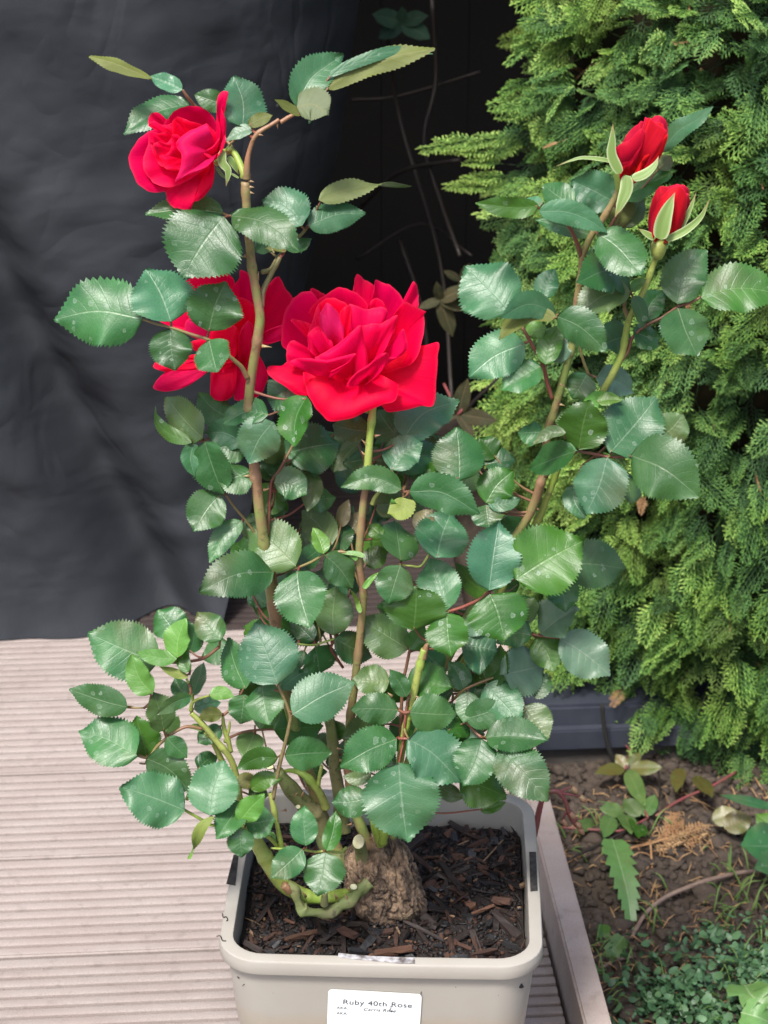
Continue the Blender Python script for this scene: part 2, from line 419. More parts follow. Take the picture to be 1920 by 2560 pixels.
t = NT('shade_black'); co = obco(t); t.bump(t.noise(60, 4, co), .3, .002); t.b.inputs['Specular IOR Level'].default_value = .1
M['shade_wall'] = t.set(Base_Color=t.mix(t.noise(9, 3, co), (.003, .003, .0035), (.005, .0045, .004)), Roughness=.95)  # shade of the recess put into the near-black colour
fe = empty('shade_wall', (0, 3.3, 0)); tag(fe, 'added near-black boards standing in for the deep shade between sheet and conifer', 'shade_wall')
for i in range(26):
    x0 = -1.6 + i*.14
    V, Fc = boxm(x0, x0+.139, 3.2, 3.22, -.12, 1.75, 0); obj('shade_board', V, Fc, M['shade_wall'], fe, smooth=False)
V, Fc = boxm(-1.6, 2.2, 3.225, 3.24, -.12, 1.75, 0); obj('light_stop', V, Fc, M['shade_wall'], fe, smooth=False)  # added to stop sky light showing through the joints
# added unseen side panel and top cover keeping light out of the recess
V, Fc = boxm(-1.62, -1.6, 2.3, 3.18, -.12, 1.75, 0); obj('light_stop_side', V, Fc, M['shade_wall'], fe, smooth=False)
V, Fc = boxm(-1.6, 1.9, 2.62, 3.19, 1.76, 1.79, 0); obj('light_stop_top', V, Fc, M['shade_wall'], fe, smooth=False)

# ------------------------------------------------------------------ black sheet
t = NT('black_woven_sheet'); co = obco(t)
n1 = t.noise(5, 5, co, .6, .6); n2 = t.noise(45, 4, co, .6, .8)
wv = t.n('TexWave'); wv.inputs['Scale'].default_value = 260; t.put(wv.inputs['Vector'], co)
mp = t.n('Mapping'); t.put(mp.inputs[0], co); mp.inputs['Scale'].default_value = (1.0, 1, 1.9); mp.inputs['Rotation'].default_value = (0, .6, 0)
cr = t.noise(7, 2.5, mp, .45, .35)
mp2 = t.n('Mapping'); t.put(mp2.inputs[0], co); mp2.inputs['Scale'].default_value = (1.0, 1, .55); mp2.inputs['Rotation'].default_value = (0, -.5, 0)
cz = t.ramp(t.math('ABSOLUTE', t.math('SUBTRACT', t.noise(5.5, 3, mp2, .5, .8), .5)), [(0.0, 0.0), (.05, 1.0)])
cr = t.math('ADD', cr, t.math('MULTIPLY', cz, .10))
spk = t.n('TexVoronoi'); spk.inputs['Scale'].default_value = 26; t.put(spk.inputs['Vector'], co)
spkf = t.ramp(t.math('ADD', spk.outputs['Distance'], t.math('MULTIPLY', t.noise(300, 2, co), .05)), [(.055, .75), (.075, 0.0)])
ssc = t.n('SeparateColor'); t.put(ssc.inputs[0], spk.outputs['Color']); spkf = t.math('MULTIPLY', spkf, t.math('GREATER_THAN', ssc.outputs[0], .82))
t.bump(t.math('ADD', t.math('ADD', t.math('MULTIPLY', n2, .22), t.math('MULTIPLY', cr, 4.5)), t.math('MULTIPLY', wv.outputs[1], .02)), .34, .007)
M['sheet'] = t.set(Base_Color=t.mix(spkf, t.mix(t.ramp(n1, [(.3, 0.0), (.7, 1.0)]), (.017, .020, .025), (.026, .029, .034)), (.22, .22, .21)), Roughness=.78); t.b.inputs['Specular IOR Level'].default_value = .3
sb = np.dot(PZ(200, 1582, 0.0), E2)
nx, nz = 190, 190
V = []
def sheet_edge_x(z):
    # right-hand edge of the hanging sheet, photo pixels at its height
    py = np.interp(z, [-.01, .12, .30, .55, .9, 1.8], [1560, 1470, 1270, 900, 400, -700])
    px = np.interp(py, [-700, 0, 500, 900, 1270, 1470, 1560], [985, 975, 930, 850, 720, 620, 545])
    return (px-CX)/F*2.45
for j in range(nz):
    z = 1.75*(j/(nz-1))**1.1 + .002
    xe = sheet_edge_x(z); x0 = -1.45
    for i in range(nx):
        s = (i/(nx-1)); x = x0 + (xe-x0)*s
        d = xe - x
        y = sb/math.cos(ANG) + x*math.tan(ANG)
        y += .22*math.exp(-(d/.075)**1.0)*(1-.2*z)*min(1, .12+z/.45)             # turns away at its edge
        # big slanting fold running down from the left
        ln = (x + .34) + (z-.18)*.42
        y += .085*math.exp(-(ln/.045)**2)*(.9 if z < .65 else max(0, .9-(z-.65)*3))
        ln2 = (x + .245) + (z-.12)*.20
        y -= .018*math.exp(-(ln2/.05)**2)*max(0, 1-z/.5)
        y += .012*noise.noise(Vector((x*4, z*2.2, 0)))
        y += .010*noise.noise(Vector((x*9+z*3, z*6, 5))) + .0045*noise.noise(Vector((x*20-z*6, z*22, 9)))
        y += .008*abs(noise.noise(Vector((x*6+z*4, z*9, 2))))
        y -= .02*math.exp(-z/.03)
        V.append((x, y, z))
Fc = [(j*nx+i, j*nx+i+1, (j+1)*nx+i+1, (j+1)*nx+i) for j in range(nz-1) for i in range(nx-1)]
sh = obj('hanging_sheet', V, Fc, M['sheet']); tag(sh, 'black wrinkled woven sheet hanging down to the decking behind the rose', 'sheet')
# ------------------------------------------------------------------ pot
PT = R(2.0); p1 = np.array([math.cos(PT), -math.sin(PT), 0]); p2 = np.array([math.sin(PT), math.cos(PT), 0])
RZ = .23
PC = (PZ(948, 2409, RZ) + PZ(975, 1975, RZ))/2; PC[2] = 0
def pq(a, b, z): return PC + p1*a + p2*b + np.array([0, 0, z])
t = NT('stone_plastic'); co = obco(t)
sepz = t.n('SeparateXYZ'); t.put(sepz.inputs[0], co)
n1 = t.noise(14, 4, co); n2 = t.noise(180, 3, co); n3 = t.noise(45, 5, co, .65)
band = t.ramp(t.math('ADD', sepz.outputs[2], t.math('MULTIPLY', n1, .012)), [(.176, 1.0), (.186, 0.0)])
col = t.mix(t.ramp(n1, [(.35, 0.0), (.7, 1.0)]), (.345, .318, .275), (.375, .352, .310))
col = t.mix(t.math('MULTIPLY', band, .5), col, (.355, .295, .215))
col = t.mix(t.ramp(n3, [(.62, 0.0), (.80, .25)]), col, (.34, .29, .23))
t.bump(t.math('ADD', n2, n1), .12, .0005)
M['pot'] = t.set(Base_Color=col, Roughness=.32)
pot = empty('plant_pot', PC); tag(pot, 'square stone-grey plastic plant pot with a white printed sticker holding the red rose', 'plant pot')
def rsq(h, z, r, wob=0.0, nseg=8, sub=6):
    L = []
    for c, (sx, sy) in enumerate(((1, -1), (1, 1), (-1, 1), (-1, -1))):
        for k in range(nseg+1):
            th = -PI/2 + c*PI/2 + (PI/2)*k/nseg
            L.append([sx*(h-r)+r*math.cos(th), sy*(h-r)+r*math.sin(th)])
        nxt = ((1, -1), (1, 1), (-1, 1), (-1, -1))[(c+1) % 4]
        th = -PI/2 + (c+1)*PI/2
        a = np.array(L[-1]); b = np.array([nxt[0]*(h-r)+r*math.cos(th), nxt[1]*(h-r)+r*math.sin(th)])
        for k in range(1, sub): L.append(list(a+(b-a)*k/sub))
    out = []
    for x, y in L:
        m = 1 - wob*max(0, 1-(abs(abs(x)-abs(y))*-1+h)/h) if wob else 1
        bow = wob*math.cos(x/h*PI/2) if abs(y) > abs(x) else wob*math.cos(y/h*PI/2)
        f = 1 + bow
        out.append(pq(x*(f if abs(x) >= abs(y) else 1), y*(f if abs(y) > abs(x) else 1), z))
    return out
def lathe_sq(name, loops, mat, parent, close=True):
    V = []; Fc = []
    for lp in loops: V += rsq(*lp)
    n = len(V)//len(loops)
    for i in range(len(loops)-1):
        for k in range(n):
            k2 = (k+1) % n; Fc.append((i*n+k, i*n+k2, (i+1)*n+k2, (i+1)*n+k))
    return obj(name, V, Fc, mat, parent)
B = .010
rim = lathe_sq('rim', [(.1095, .200, .022, B), (.1098, .2270, .023, B), (.1100, .2291, .0235, B), (.1104, .2298, .024, B), (.1112, RZ, .0245, B), (.1120, RZ, .025, B), (.1186, RZ-.0003, .0295, B), (.1192, RZ-.0005, .0300, B), (.1197, RZ-.0012, .0305, B), (.1199, RZ-.0022, .031, B), (.1203, .2250, .031, B),
                (.1200, .2186, .031, B), (.1198, .2180, .031, B), (.1190, .2176, .030, B), (.1150, .2178, .028, B)], M['pot'], pot)
lathe_sq('wall', [(.1149, .2190, .028, B), (.1145, .212, .028, B), (.1090, .150, .028, B*.8), (.0870, .004, .026, 0), (.0850, .0, .024, 0), (.0840, .004, .022, 0), (.1060, .15, .021, B*.8), (.1094, .202, .0225, B)], M['pot'], pot)
rim.data.set_sharp_from_angle(angle=R(28))
# base
V = rsq(.0855, .003, .024); obj('base', V, [tuple(range(len(V)))], M['pot'], pot, smooth=False)
M['slot'] = plain('slot_dark', (.014, .012, .010), (.05, .045, .04), .9, 220, .4)  # dark piece laid on the rim, standing in for the slot's shaded recess
M['paper'] = plain('torn_paper', (.50, .49, .50), (.10, .085, .08), .9, 150, .4)
def flat_quad(name, pts, mat, parent, thick=.0004):
    pts = [np.array(p) for p in pts]; nrm = unit(np.cross(pts[1]-pts[0], pts[2]-pts[0]))
    n = len(pts); V = pts + [p+nrm*thick for p in pts]
    Fc = [tuple(range(n))[::-1], tuple(range(n, 2*n))] + [(i, (i+1) % n, n+(i+1) % n, n+i) for i in range(n)]
    return obj(name, V, Fc, mat, parent, smooth=False)
flat_quad('handle_slot_shade', [PZ(1323, 2131, RZ), PZ(1326, 2229, RZ), PZ(1344, 2227, RZ), PZ(1340, 2131, RZ)], M['slot'], pot, .0006)
flat_quad('handle_slot_shade', [PZ(566, 2210, RZ), PZ(588, 2214, RZ), PZ(596, 2140, RZ), PZ(584, 2138, RZ)], M['slot'], pot, .0006)
tp = [(846, 2384), (880, 2388), (930, 2392), (980, 2394), (1036, 2396), (1037, 2409), (1000, 2409), (960, 2405), (920, 2402), (870, 2397), (845, 2393)]
flat_quad('paper_remnant', [PZ(x, y, RZ+.0001) for x, y in tp][::-1], M['paper'], pot, .0007)
M['ink'] = plain('black_ink', (.012, .012, .016), (.03, .03, .04), .6)
tube('pen_mark', [PZ(x, y, RZ+.0004) for x, y in ((541, 2341), (551, 2340), (556, 2351), (565, 2352))], .0004, M['ink'], pot, seg=5)
tube('pen_mark', [PZ(x, y, RZ+.0004) for x, y in ((556, 2284), (558, 2293), (566, 2292), (569, 2300), (566, 2302))], .0004, M['ink'], pot, seg=5)
# ---- sticker on the front wall
def face_pt(px, py):
    d = ray(px, py)
    # front outer wall as a plane through (b=-h(z)), h = .1090+(.1145-.1090)*(z-.15)/.062
    k = (.1145-.1090)/.062; n = -p2 - np.array([0, 0, k])
    A = pq(0, -(.1090*(1+.008)), .15) + 0
    tt = np.dot(A-CAM, n)/np.dot(d, n); return CAM + d*tt
k = (.1145-.1090)/.062; FN = unit(-p2 - np.array([0, 0, k]))
LO = face_pt(821, 2470); LR = face_pt(1055, 2483)
LX = unit(LR-LO); LY = unit(np.cross(FN, LX)); LY = LY if LY[2] > 0 else -LY
LW = np.linalg.norm(LR-LO); pxm = LW/np.hypot(234, 13)
def lab(x, y, h=0.0): return LO + LX*x + LY*y + FN*(h+.0011)
M['sticker'] = plain('sticker_white', (.78, .82, .82), (.80, .83, .83), .5, 5, .02)
rad = .0032; hgt = .062; pts = []
for cx_, cy_, a0 in ((LW-rad, -rad, 0), (rad, -rad, 90), (rad, -hgt+rad, 180), (LW-rad, -hgt+rad, 270)):
    for k_ in range(7):
        th = R(a0+15*k_); pts.append(lab(cx_+rad*math.cos(th), cy_+rad*math.sin(th)))
st = flat_quad('sticker', pts, M['sticker'], pot, .0003)
def text(body, x, y, width, cap, mat, italic=0.0):
    cu = bpy.data.curves.new('t', 'FONT'); cu.body = body; cu.size = 1.0; cu.space_character = 1.08; cu.shear = italic
    to = bpy.data.objects.new('t', cu); C.objects.link(to); bpy.context.view_layer.update()
    me = bpy.data.meshes.new_from_object(to.evaluated_get(bpy.context.evaluated_depsgraph_get()))
    bpy.data.objects.remove(to)
    co_ = np.array([v.co[:] for v in me.vertices]); mn = co_[:, 0].min(); sx = width/(co_[:, 0].max()-mn); sy = cap/.69
    V = [lab(x+(c[0]-mn)*sx, y+c[1]*sy, .00055) for c in co_]
    Fc = [tuple(p.vertices) for p in me.polygons]
    bpy.data.meshes.remove(me)
    return obj('lettering', V, Fc, mat, st, smooth=False)
text('Ruby 40th Rose', 39*pxm, -(2517-2472)*pxm, 172*pxm, 15*pxm, M['ink'])
text('Carris Rose', 91*pxm, -63*pxm, 81*pxm, 9.5*pxm, M['ink'], .28)
text('AKA:', 23*pxm, -62*pxm, 28*pxm, 8*pxm, M['ink'])
text('AKA:', 23*pxm, -80*pxm, 28*pxm, 8*pxm, M['ink'])
V, Fc = tube_data([lab(158*pxm, -43*pxm, .0006), lab(159*pxm, -49*pxm, .0006), lab(156*pxm, -56*pxm, .0006), lab(158*pxm, -60*pxm, .0006), lab(164*pxm, -60*pxm, .0006)], .00025, 5)
obj('pen_squiggle', V, Fc, M['ink'], st)

# ------------------------------------------------------------------ compost and bark chips
def comp_z(x, y):
    return .2015 + .006*noise.noise(Vector((x*16, y*16, 7))) + .004*noise.noise(Vector((x*60, y*60, 3)))
M['compost'] = soil_material('dark_compost', (.008, .006, .005), (.016, .010, .008), (.030, .018, .013), 2)
N_ = 90; V = []
for j in range(N_):
    for i in range(N_):
        a = -.1088+.2176*i/(N_-1); b = -.1088+.2176*j/(N_-1)
        p = pq(a, b, 0); V.append((p[0], p[1], comp_z(p[0], p[1])))
Fc = [(j*N_+i, j*N_+i+1, (j+1)*N_+i+1, (j+1)*N_+i) for j in range(N_-1) for i in range(N_-1)
      if not (min(i, N_-1-i) < 5 and min(j, N_-1-j) < 5 and min(i, N_-1-i)+min(j, N_-1-j) < 6)]
comp = empty('bark_compost', pq(0, 0, .19)); tag(comp, 'dark chipped bark compost filling the square grey pot around the rose base', 'compost')
obj('compost_surface', V, Fc, M['compost'], comp)
def bark_mat(name, c1, c2, rough=.85, spec=.4):
    t = NT(name); co = obco(t); mp = t.n('Mapping'); t.put(mp.inputs[0], co); mp.inputs['Scale'].default_value = (30, 300, 300)
    n1 = t.noise(2, 5, mp, .7); oi = t.n('ObjectInfo').outputs['Random']
    hs = t.n('HueSaturation'); t.put(hs.inputs['Value'], t.math('ADD', .6, t.math('MULTIPLY', oi, .8)))
    t.put(hs.inputs['Color'], t.mix(t.ramp(n1, [(.35, 0.0), (.65, 1.0)]), c1, c2))
    t.bump(n1, .7, .001); t.b.inputs['Specular IOR Level'].default_value = spec
    return t.set(Base_Color=hs.outputs[0], Roughness=rough)
BK = [bark_mat('bark_dark', (.010, .007, .006), (.024, .015, .012), .6), bark_mat('bark_brown', (.038, .019, .013), (.065, .032, .021)),
      bark_mat('bark_black', (.012, .012, .013), (.026, .025, .026), .5), bark_mat('bark_reddish', (.060, .027, .016), (.10, .048, .027)), bark_mat('bark_tan', (.22, .13, .07), (.30, .20, .12))]
chipm = []
for kx in range(24):
    bm = bmesh.new(); bmesh.ops.create_cube(bm, size=1)
    bmesh.ops.subdivide_edges(bm, edges=[e for e in bm.edges if abs(e.verts[0].co.x-e.verts[1].co.x) > .5], cuts=2)
    L = rng.uniform(.007, .024) if kx % 4 else rng.uniform(.020, .036); Wd = rng.uniform(.0022, .0075); Hh = rng.uniform(.0012, .0045)
    for v in bm.verts:
        e = 1 - .5*abs(v.co.x)*rng.uniform(.3, 1.5)
        v.co.x = v.co.x*L + rng.uniform(-1, 1)*L*.06; v.co.y = v.co.y*Wd*e + rng.uniform(-1, 1)*Wd*.16; v.co.z = v.co.z*Hh*e + rng.uniform(-1, 1)*Hh*.2
    me = bpy.data.meshes.new('bark_chip'); bm.to_mesh(me); bm.free(); me.materials.append(BK[[0, 0, 1, 2, 0, 1, 2, 3][kx % 8]]); chipm.append(me)
from mathutils import Euler
for kx in range(298):
    a = rng.uniform(-.102, .102); b = rng.uniform(-.104, .100)
    if kx > 235: a = rng.uniform(.0, .10)
    p = pq(a, b, 0); o = bpy.data.objects.new('bark_chip', chipm[rng.randrange(24)])
    o.location = np.array([p[0], p[1], comp_z(p[0], p[1])+rng.uniform(.0005, .004)]) - ploc(comp)
    o.rotation_euler = (rng.uniform(-.5, .5), rng.uniform(-.45, .45), rng.uniform(0, 6.28)); link(o, comp)
    if kx < 8: o.scale = (.35, .35, .5); o.data = o.data.copy(); o.data.materials[0] = BK[4]
# particular chips one can pick out in the photo
for (x0, y0, x1, y1, wd, mi) in ((935, 2382, 1038, 2374, .008, 3), (1230, 2248, 1278, 2258, .0085, 1), (1178, 2284, 1240, 2264, .003, 3), (1300, 2215, 1318, 2208, .004, 4), (1028, 2130, 1080, 2180, .005, 1), (850, 2320, 890, 2345, .009, 1), (1100, 2150, 1150, 2225, .006, 0), (1205, 2155, 1260, 2100, .0016, 4), (720, 2345, 800, 2330, .005, 3)):
    A = PZ(x0, y0, .210); Bp = PZ(x1, y1, .210); L = np.linalg.norm(Bp-A); Mi = (A+Bp)/2
    me = chipm[3].copy(); vs = np.array([v.co[:] for v in me.vertices]); vs = vs/np.array([np.ptp(vs[:, 0]), np.ptp(vs[:, 1]), np.ptp(vs[:, 2])])*np.array([L, wd, min(.0045, wd)])
    me.vertices.foreach_set('co', vs.astype(np.float32).ravel()); me.materials[0] = BK[mi]; me.update()
    o = bpy.data.objects.new('bark_chip', me); o.location = Mi-ploc(comp); o.rotation_euler = (.1, -.05, math.atan2(Bp[1]-A[1], Bp[0]-A[0])); link(o, comp)
Vs = []; Ts = []; o = 0
for i in range(3200):
    a = rng.uniform(-.106, .106); b = rng.uniform(-.107, .106); p = pq(a, b, 0)
    if i < 900:
        L = rng.uniform(.003, .011); sc = np.array([L, rng.uniform(.0004, .0012), rng.uniform(.0004, .0010)])
    else: sc = np.array([rng.uniform(.0008, .003) for _ in range(3)])
    m = np.array(Euler((rng.uniform(-.6, .6), rng.uniform(-.6, .6), rng.uniform(0, 6.3))).to_matrix())
    v = (IV*(1+.25*nrs.randn(len(IV), 1))*sc) @ m.T + np.array([p[0], p[1], comp_z(p[0], p[1])+.001]); Vs.append(v); Ts.append(IT+o); o += len(v)
cr = bigmesh('bark_crumbs', np.vstack(Vs), np.vstack(Ts), BK, comp); tag(cr, kind='stuff')
mi = np.repeat(nrs.choice([0, 0, 1, 2, 3, 4], size=3200, p=[.3, .2, .2, .2, .08, .02]), len(IT)); cr.data.polygons.foreach_set('material_index', mi.astype(np.int32))

# ------------------------------------------------------------------ THE ROSE
rose = empty('rose_bush', P(985, 2285, 1)); tag(rose, 'tall potted rose bush with glossy green leaves, three open red blooms and two buds', 'rose bush')
SAMP = []
PXM = .00030
def stem(reg, pts, rad, mat='stem', name='stem', parent=None, seg=10, bump=.10, add=True):
    W = []
    for p in pts:
        x, y = tr(reg, p[0], p[1]); W.append(P(x, y, p[2]))
    c = catmull(W, 7)
    rr_ = np.interp(np.linspace(0, 1, len(c)), np.linspace(0, 1, len(rad)), rad)*PXM*.93
    if max(rad) >= 8 and len(c) > 12:
        c = catmull(c[::2] if len(c) > 30 else c, 3); ss = np.r_[0, np.cumsum(np.linalg.norm(np.diff(np.array(c), axis=0), axis=1))]
        rr_ = np.interp(np.linspace(0, 1, len(c)), np.linspace(0, 1, len(rr_)), rr_); k0 = rng.uniform(.01, .04)
        for nd in np.arange(k0, ss[-1], .052): rr_ = rr_*(1+.20*np.exp(-((ss-nd)/.0030)**2))
    V, Fc = tube_data(c, list(rr_), seg, bump)
    if add: SAMP.extend([np.array(p) for p in c])
    return obj(name, V, Fc, M[mat], parent or rose)
# canes
S1 = stem('X', [(865, 2170, 0), (815, 2060, 0), (760, 1900, .5), (712, 1720, 1), (685, 1530, 1.3), (668, 1420, 1.6), (652, 1300, 2), (640, 1200, 2), (632, 1130, 2), (624, 1040, 2), (622, 1000, 2), (630, 930, 2.2), (645, 840, 2.5), (650, 790, 2.5), (642, 740, 2.5), (628, 650, 2.5), (618, 540, 2.5), (612, 440, 2.5)], [17, 16, 15, 14, 12.5, 12, 11.5, 11, 10])
stem('A', [(1400, 1010, 2.5), (1400, 960, 2.5), (1345, 840, 1.8), (1300, 825, 1.0), (1235, 850, 0)], [6, 8.5, 8, 8.5, 9], 'stem_green')
stem('A', [(1425, 1010, 2.5), (1428, 950, 2.6), (1445, 830, 2.6), (1495, 710, 2.6), (1600, 640, 2.4), (1660, 600, 2.2)], [11, 8.5, 5.5, 5, 4.8, 4.5], 'stem_red')
stem('B', [(555, 625, 2.2), (610, 590, 2.0), (655, 568, 2.0)], [5, 5, 4], 'stem_red')
S2 = stem('X', [(930, 2130, 1), (880, 2000, 1), (872, 1850, 1.5), (890, 1680, 2), (903, 1560, 2.3), (908, 1480, 2.6), (898, 1400, 3), (905, 1290, 3), (918, 1180, 2.8), (925, 1080, 2.5), (933, 1010, 2)], [14, 13, 12, 11, 10.5, 10, 10, 9.5, 9, 8.5, 8.5], 'stem')
stem('X', [(917, 1190, 2.85), (926, 1080, 2.55), (933, 1012, 2.05)], [10.2, 9.6, 9.5], 'stem_green')
S3 = stem('X', [(975, 2110, 0), (1040, 1850, -.5), (1140, 1600, -1), (1240, 1420, -1), (1310, 1309, -.5), (1335, 1259, -.3), (1350, 1212, 0), (1360, 1170, 0), (1369, 1077, .4), (1382, 1039, .5), (1394, 997, .7), (1419, 905, 1), (1433, 847, 1), (1441, 760, 1.2), (1453, 683, 1.4), (1457, 640, 1.5), (1477, 591, 1.6), (1506, 548, 1.8), (1544, 480, 2), (1544, 440, 2)], [15, 13, 12, 12, 11.5, 11, 10.5, 10, 10, 9.5, 9, 8.5, 8.5, 8, 7.5, 8])
stem('X', [(990, 2110, -1), (1100, 1780, -2), (1250, 1480, -2), (1348, 1292, -1.2), (1365, 1250, -1), (1386, 1195, -.8), (1403, 1153, -.5), (1450, 1075, 0), (1496, 996, .5), (1530, 938, 1), (1556, 881, 1.2), (1568, 813, 1.4), (1583, 775, 1.5), (1612, 721, 1.6), (1636, 654, 1.8), (1646, 625, 2)], [11, 10, 9.5, 9, 9, 8.5, 9, 8.5, 7.5, 7, 7], 'stem_green')
stem('E', [(935, 1200, 1.3), (915, 1140, 1.3), (920, 1080, 1.3)], [6, 5, 4], 'stem')
stem('X', [(955, 2110, 2), (975, 2020, 3), (998, 1913, 3.6), (1012, 1830, 4), (1027, 1768, 4), (1041, 1703, 4), (1052, 1653, 4), (1062, 1618, 4)], [12, 11, 10.5, 10, 10, 10, 10, 10, 9], 'stem_green')
stem('I', [(435, 540, 4.0), (450, 480, 4), (462, 450, 4), (478, 428, 4)], [9.5, 8, 6, 3], 'stem_red', 'dead_tip')
# low left sprig and thick green cane
stem('X', [(870, 2236, 2), (811, 2243, 2.6), (769, 2242, 3), (725, 2222, 3.4), (697, 2197, 3.6), (674, 2158, 3.6), (641, 2108, 3.5), (612, 2060, 3.4), (600, 2010, 3.4), (596, 1961, 3.5), (590, 1937, 3.6), (578, 1901, 3.8), (557, 1871, 4), (527, 1835, 4), (497, 1801, 4), (475, 1780, 4)], [16, 20, 18, 21, 19, 21, 19, 14, 9, 8, 8.5, 8.5, 8.5, 8.5, 8, 7], 'stem_green', bump=.22)
stem('X', [(600, 1975, 3.2), (568, 1930, 3), (554, 1901, 3), (539, 1868, 3.2), (515, 1830, 3.6)], [7, 7, 8, 7.5, 7], 'stem_green')
stem('J', [(1085, 915, 4), (1095, 860, 4.2), (1130, 830, 4.4), (1180, 810, 4.6), (1245, 792, 5)], [6, 5, 4, 3, 2.5], 'stem_green')
stem('J', [(1105, 850, 4.2), (1085, 760, 4.6), (1072, 700, 5), (1050, 655, 5)], [4, 3.5, 3, 3], 'stem_green')
stem('J', [(1075, 620, 5), (1080, 540, 5), (1065, 470, 5)], [3, 3, 2.5], 'stalk')
stem('J', [(1420, 1260, 3), (1390, 1150, 3), (1360, 1060, 3), (1350, 960, 3)], [6, 7, 6, 4], 'stem_green')
stem('J', [(1370, 1180, 3), (1400, 1080, 3), (1410, 1010, 3)], [5, 4, 3], 'stem_green')
# old thick canes at the base
stem('X', [(870, 2160, 0), (815, 2115, 0), (800, 2040, .5), (760, 2010, 1), (722, 1965, 1.5), (690, 1925, 1.8)], [24, 23, 22, 24, 22, 18], 'cane_old', bump=.22, add=False)
stem('X', [(815, 2020, 1.6), (803, 1990, 1.8), (785, 1962, 1.9), (761, 1937, 1.9), (722, 1926, 1.5), (690, 1940, 1)], [12, 11, 11, 10, 6, 4], 'stem_green')
stem('X', [(795, 1965, 1.9), (799, 1940, 1.9), (804, 1915, 1.9)], [7, 5.5, 5], 'stem_green')
stem('X', [(860, 2080, -.5), (852, 2000, -.8), (838, 1930, -1), (830, 1840, -1), (822, 1790, -1)], [20, 19, 17, 16, 14], 'cane_old', bump=.2)
stem('X', [(955, 2110, 1.6), (945, 2085, 1.7), (935, 2050, 1.7), (930, 2000, 1.2)], [16, 14, 12, 11], 'stem_green')
stem('X', [(718, 2215, 4.2), (736, 2225, 4.3), (745, 2251, 4.4), (756, 2275, 4.4), (793, 2283, 4.3), (829, 2281, 4), (850, 2262, 3.7), (877, 2248, 3.4), (904, 2224, 3.2), (925, 2203, 2.8)], [17, 14, 11, 15, 12, 17, 13, 17, 12, 17], 'cane_old', bump=.6, seg=14)
stem('X', [(812, 2262, 4.3), (811, 2244, 4.4), (812, 2232, 4.5)], [11, 10, 8.5], 'cane_old', bump=.2, add=False)
stem('X', [(724, 2225, 4.3), (717, 2217, 4.5), (709, 2212, 4.6)], [14, 13, 11], 'stem_red', 'cut_stub', bump=.35, add=False)
M['cutwood'] = plain('cut_wood', (.62, .60, .40), (.50, .46, .26), .7, 200, .2)
def cutface(x, y, d, rx, ry, nrm=(0, -.8, .6), par=None):
    c = P(x, y, d); n = unit(nrm); a = unit(np.cross(n, [0, 0, 1])); b = np.cross(n, a); V = []
    for k in range(16): V.append(c + a*rx*PXM*math.cos(k*PI/8) + b*ry*PXM*math.sin(k*PI/8) + n*.0004)
    V2 = [v - n*.0015 for v in V]
    Fc = [tuple(range(16))[::-1]] + [(k, (k+1) % 16, 16+(k+1) % 16, 16+k) for k in range(16)]
    return obj('cut_face', V+V2, Fc, M['cutwood'], rose, smooth=False)
stem('X', [(912, 2160, 1.2), (905, 2135, 2.0), (897, 2108, 2.8)], [26, 17, 15.5], 'cane_old', 'cut_stub', bump=.12, add=False); cutface(896.5, 2104, 3.2, 15, 18, (-.35, -.75, .45))
stem('X', [(890, 2235, 1.8), (886, 2225, 2.6), (884, 2218, 3.2)], [18, 13, 11], 'cane_old', 'cut_stub', bump=.15, add=False); cutface(884, 2217, 3.5, 9, 7, (-.2, -.7, .6))
cutface(671, 1916, 3.0, 14, 7, (-.2, -.5, .8)); cutface(745, 2017, 2.2, 6, 5); cutface(812, 2229, 4.6, 8, 5, (0, -.6, .8))
# knuckle (graft union)
bm = bmesh.new(); bmesh.ops.create_icosphere(bm, subdivisions=6, radius=1)
c0 = P(953, 2203, .4); V = []
for v in bm.verts:
    n = np.array(v.co); f = 1 + .20*noise.noise(Vector(n*1.6)+Vector((3, 0, 0)))
    wq = Vector(n)*2.2; wv_ = Vector((noise.noise(wq), noise.noise(wq+Vector((7, 0, 0))), noise.noise(wq+Vector((0, 9, 0)))))*.55
    nw = np.array(Vector(n)+wv_); rd = abs(noise.noise(Vector((nw[0]*3, nw[1]*3, nw[2]*1.6)))); rd2 = abs(noise.noise(Vector((nw[0]*7+2, nw[1]*7, nw[2]*5)))); rd3 = noise.noise(Vector(n*20))+.6*noise.noise(Vector(n*45))
    kn = max(0, 1-np.linalg.norm(n-unit([-.35, -.85, -.1]))/.5)
    f += -.13*(1-min(1, rd*5)) - .05*(1-min(1, rd2*5)) + .035*rd3 + .16*kn - .20*max(0, 1-np.linalg.norm(n-unit([-.35, -.85, -.1]))/.12)
    zz = n[2]; taper = .95 - .10*zz
    if zz < -.55: f *= 1+.35*(-zz-.55)
    V.append(c0 + np.array([n[0]*.0350*taper, n[1]*.030*taper, zz*.042])*f + np.array([-.006*zz, 0, 0]))
Fc = [tuple(x.index for x in f.verts) for f in bm.faces]; bm.free()
t = NT('knuckle_bark'); co = obco(t); mp = t.n('Mapping'); t.put(mp.inputs[0], co); mp.inputs['Scale'].default_value = (1, 1, .5)
n1 = t.noise(60, 6, mp, .7, 1.2); n2 = t.noise(300, 4, mp, .6); n3 = t.noise(22, 3, co)
col = t.mix(t.ramp(n1, [(.40, 0.0), (.60, 1.0)]), (.045, .028, .018), (.30, .20, .125)); col = t.mix(t.ramp(n2, [(.6, 0.0), (.75, .6)]), col, (.42, .33, .23))
col = t.mix(t.ramp(n3, [(.58, 0.0), (.68, .4)]), col, (.13, .14, .06))
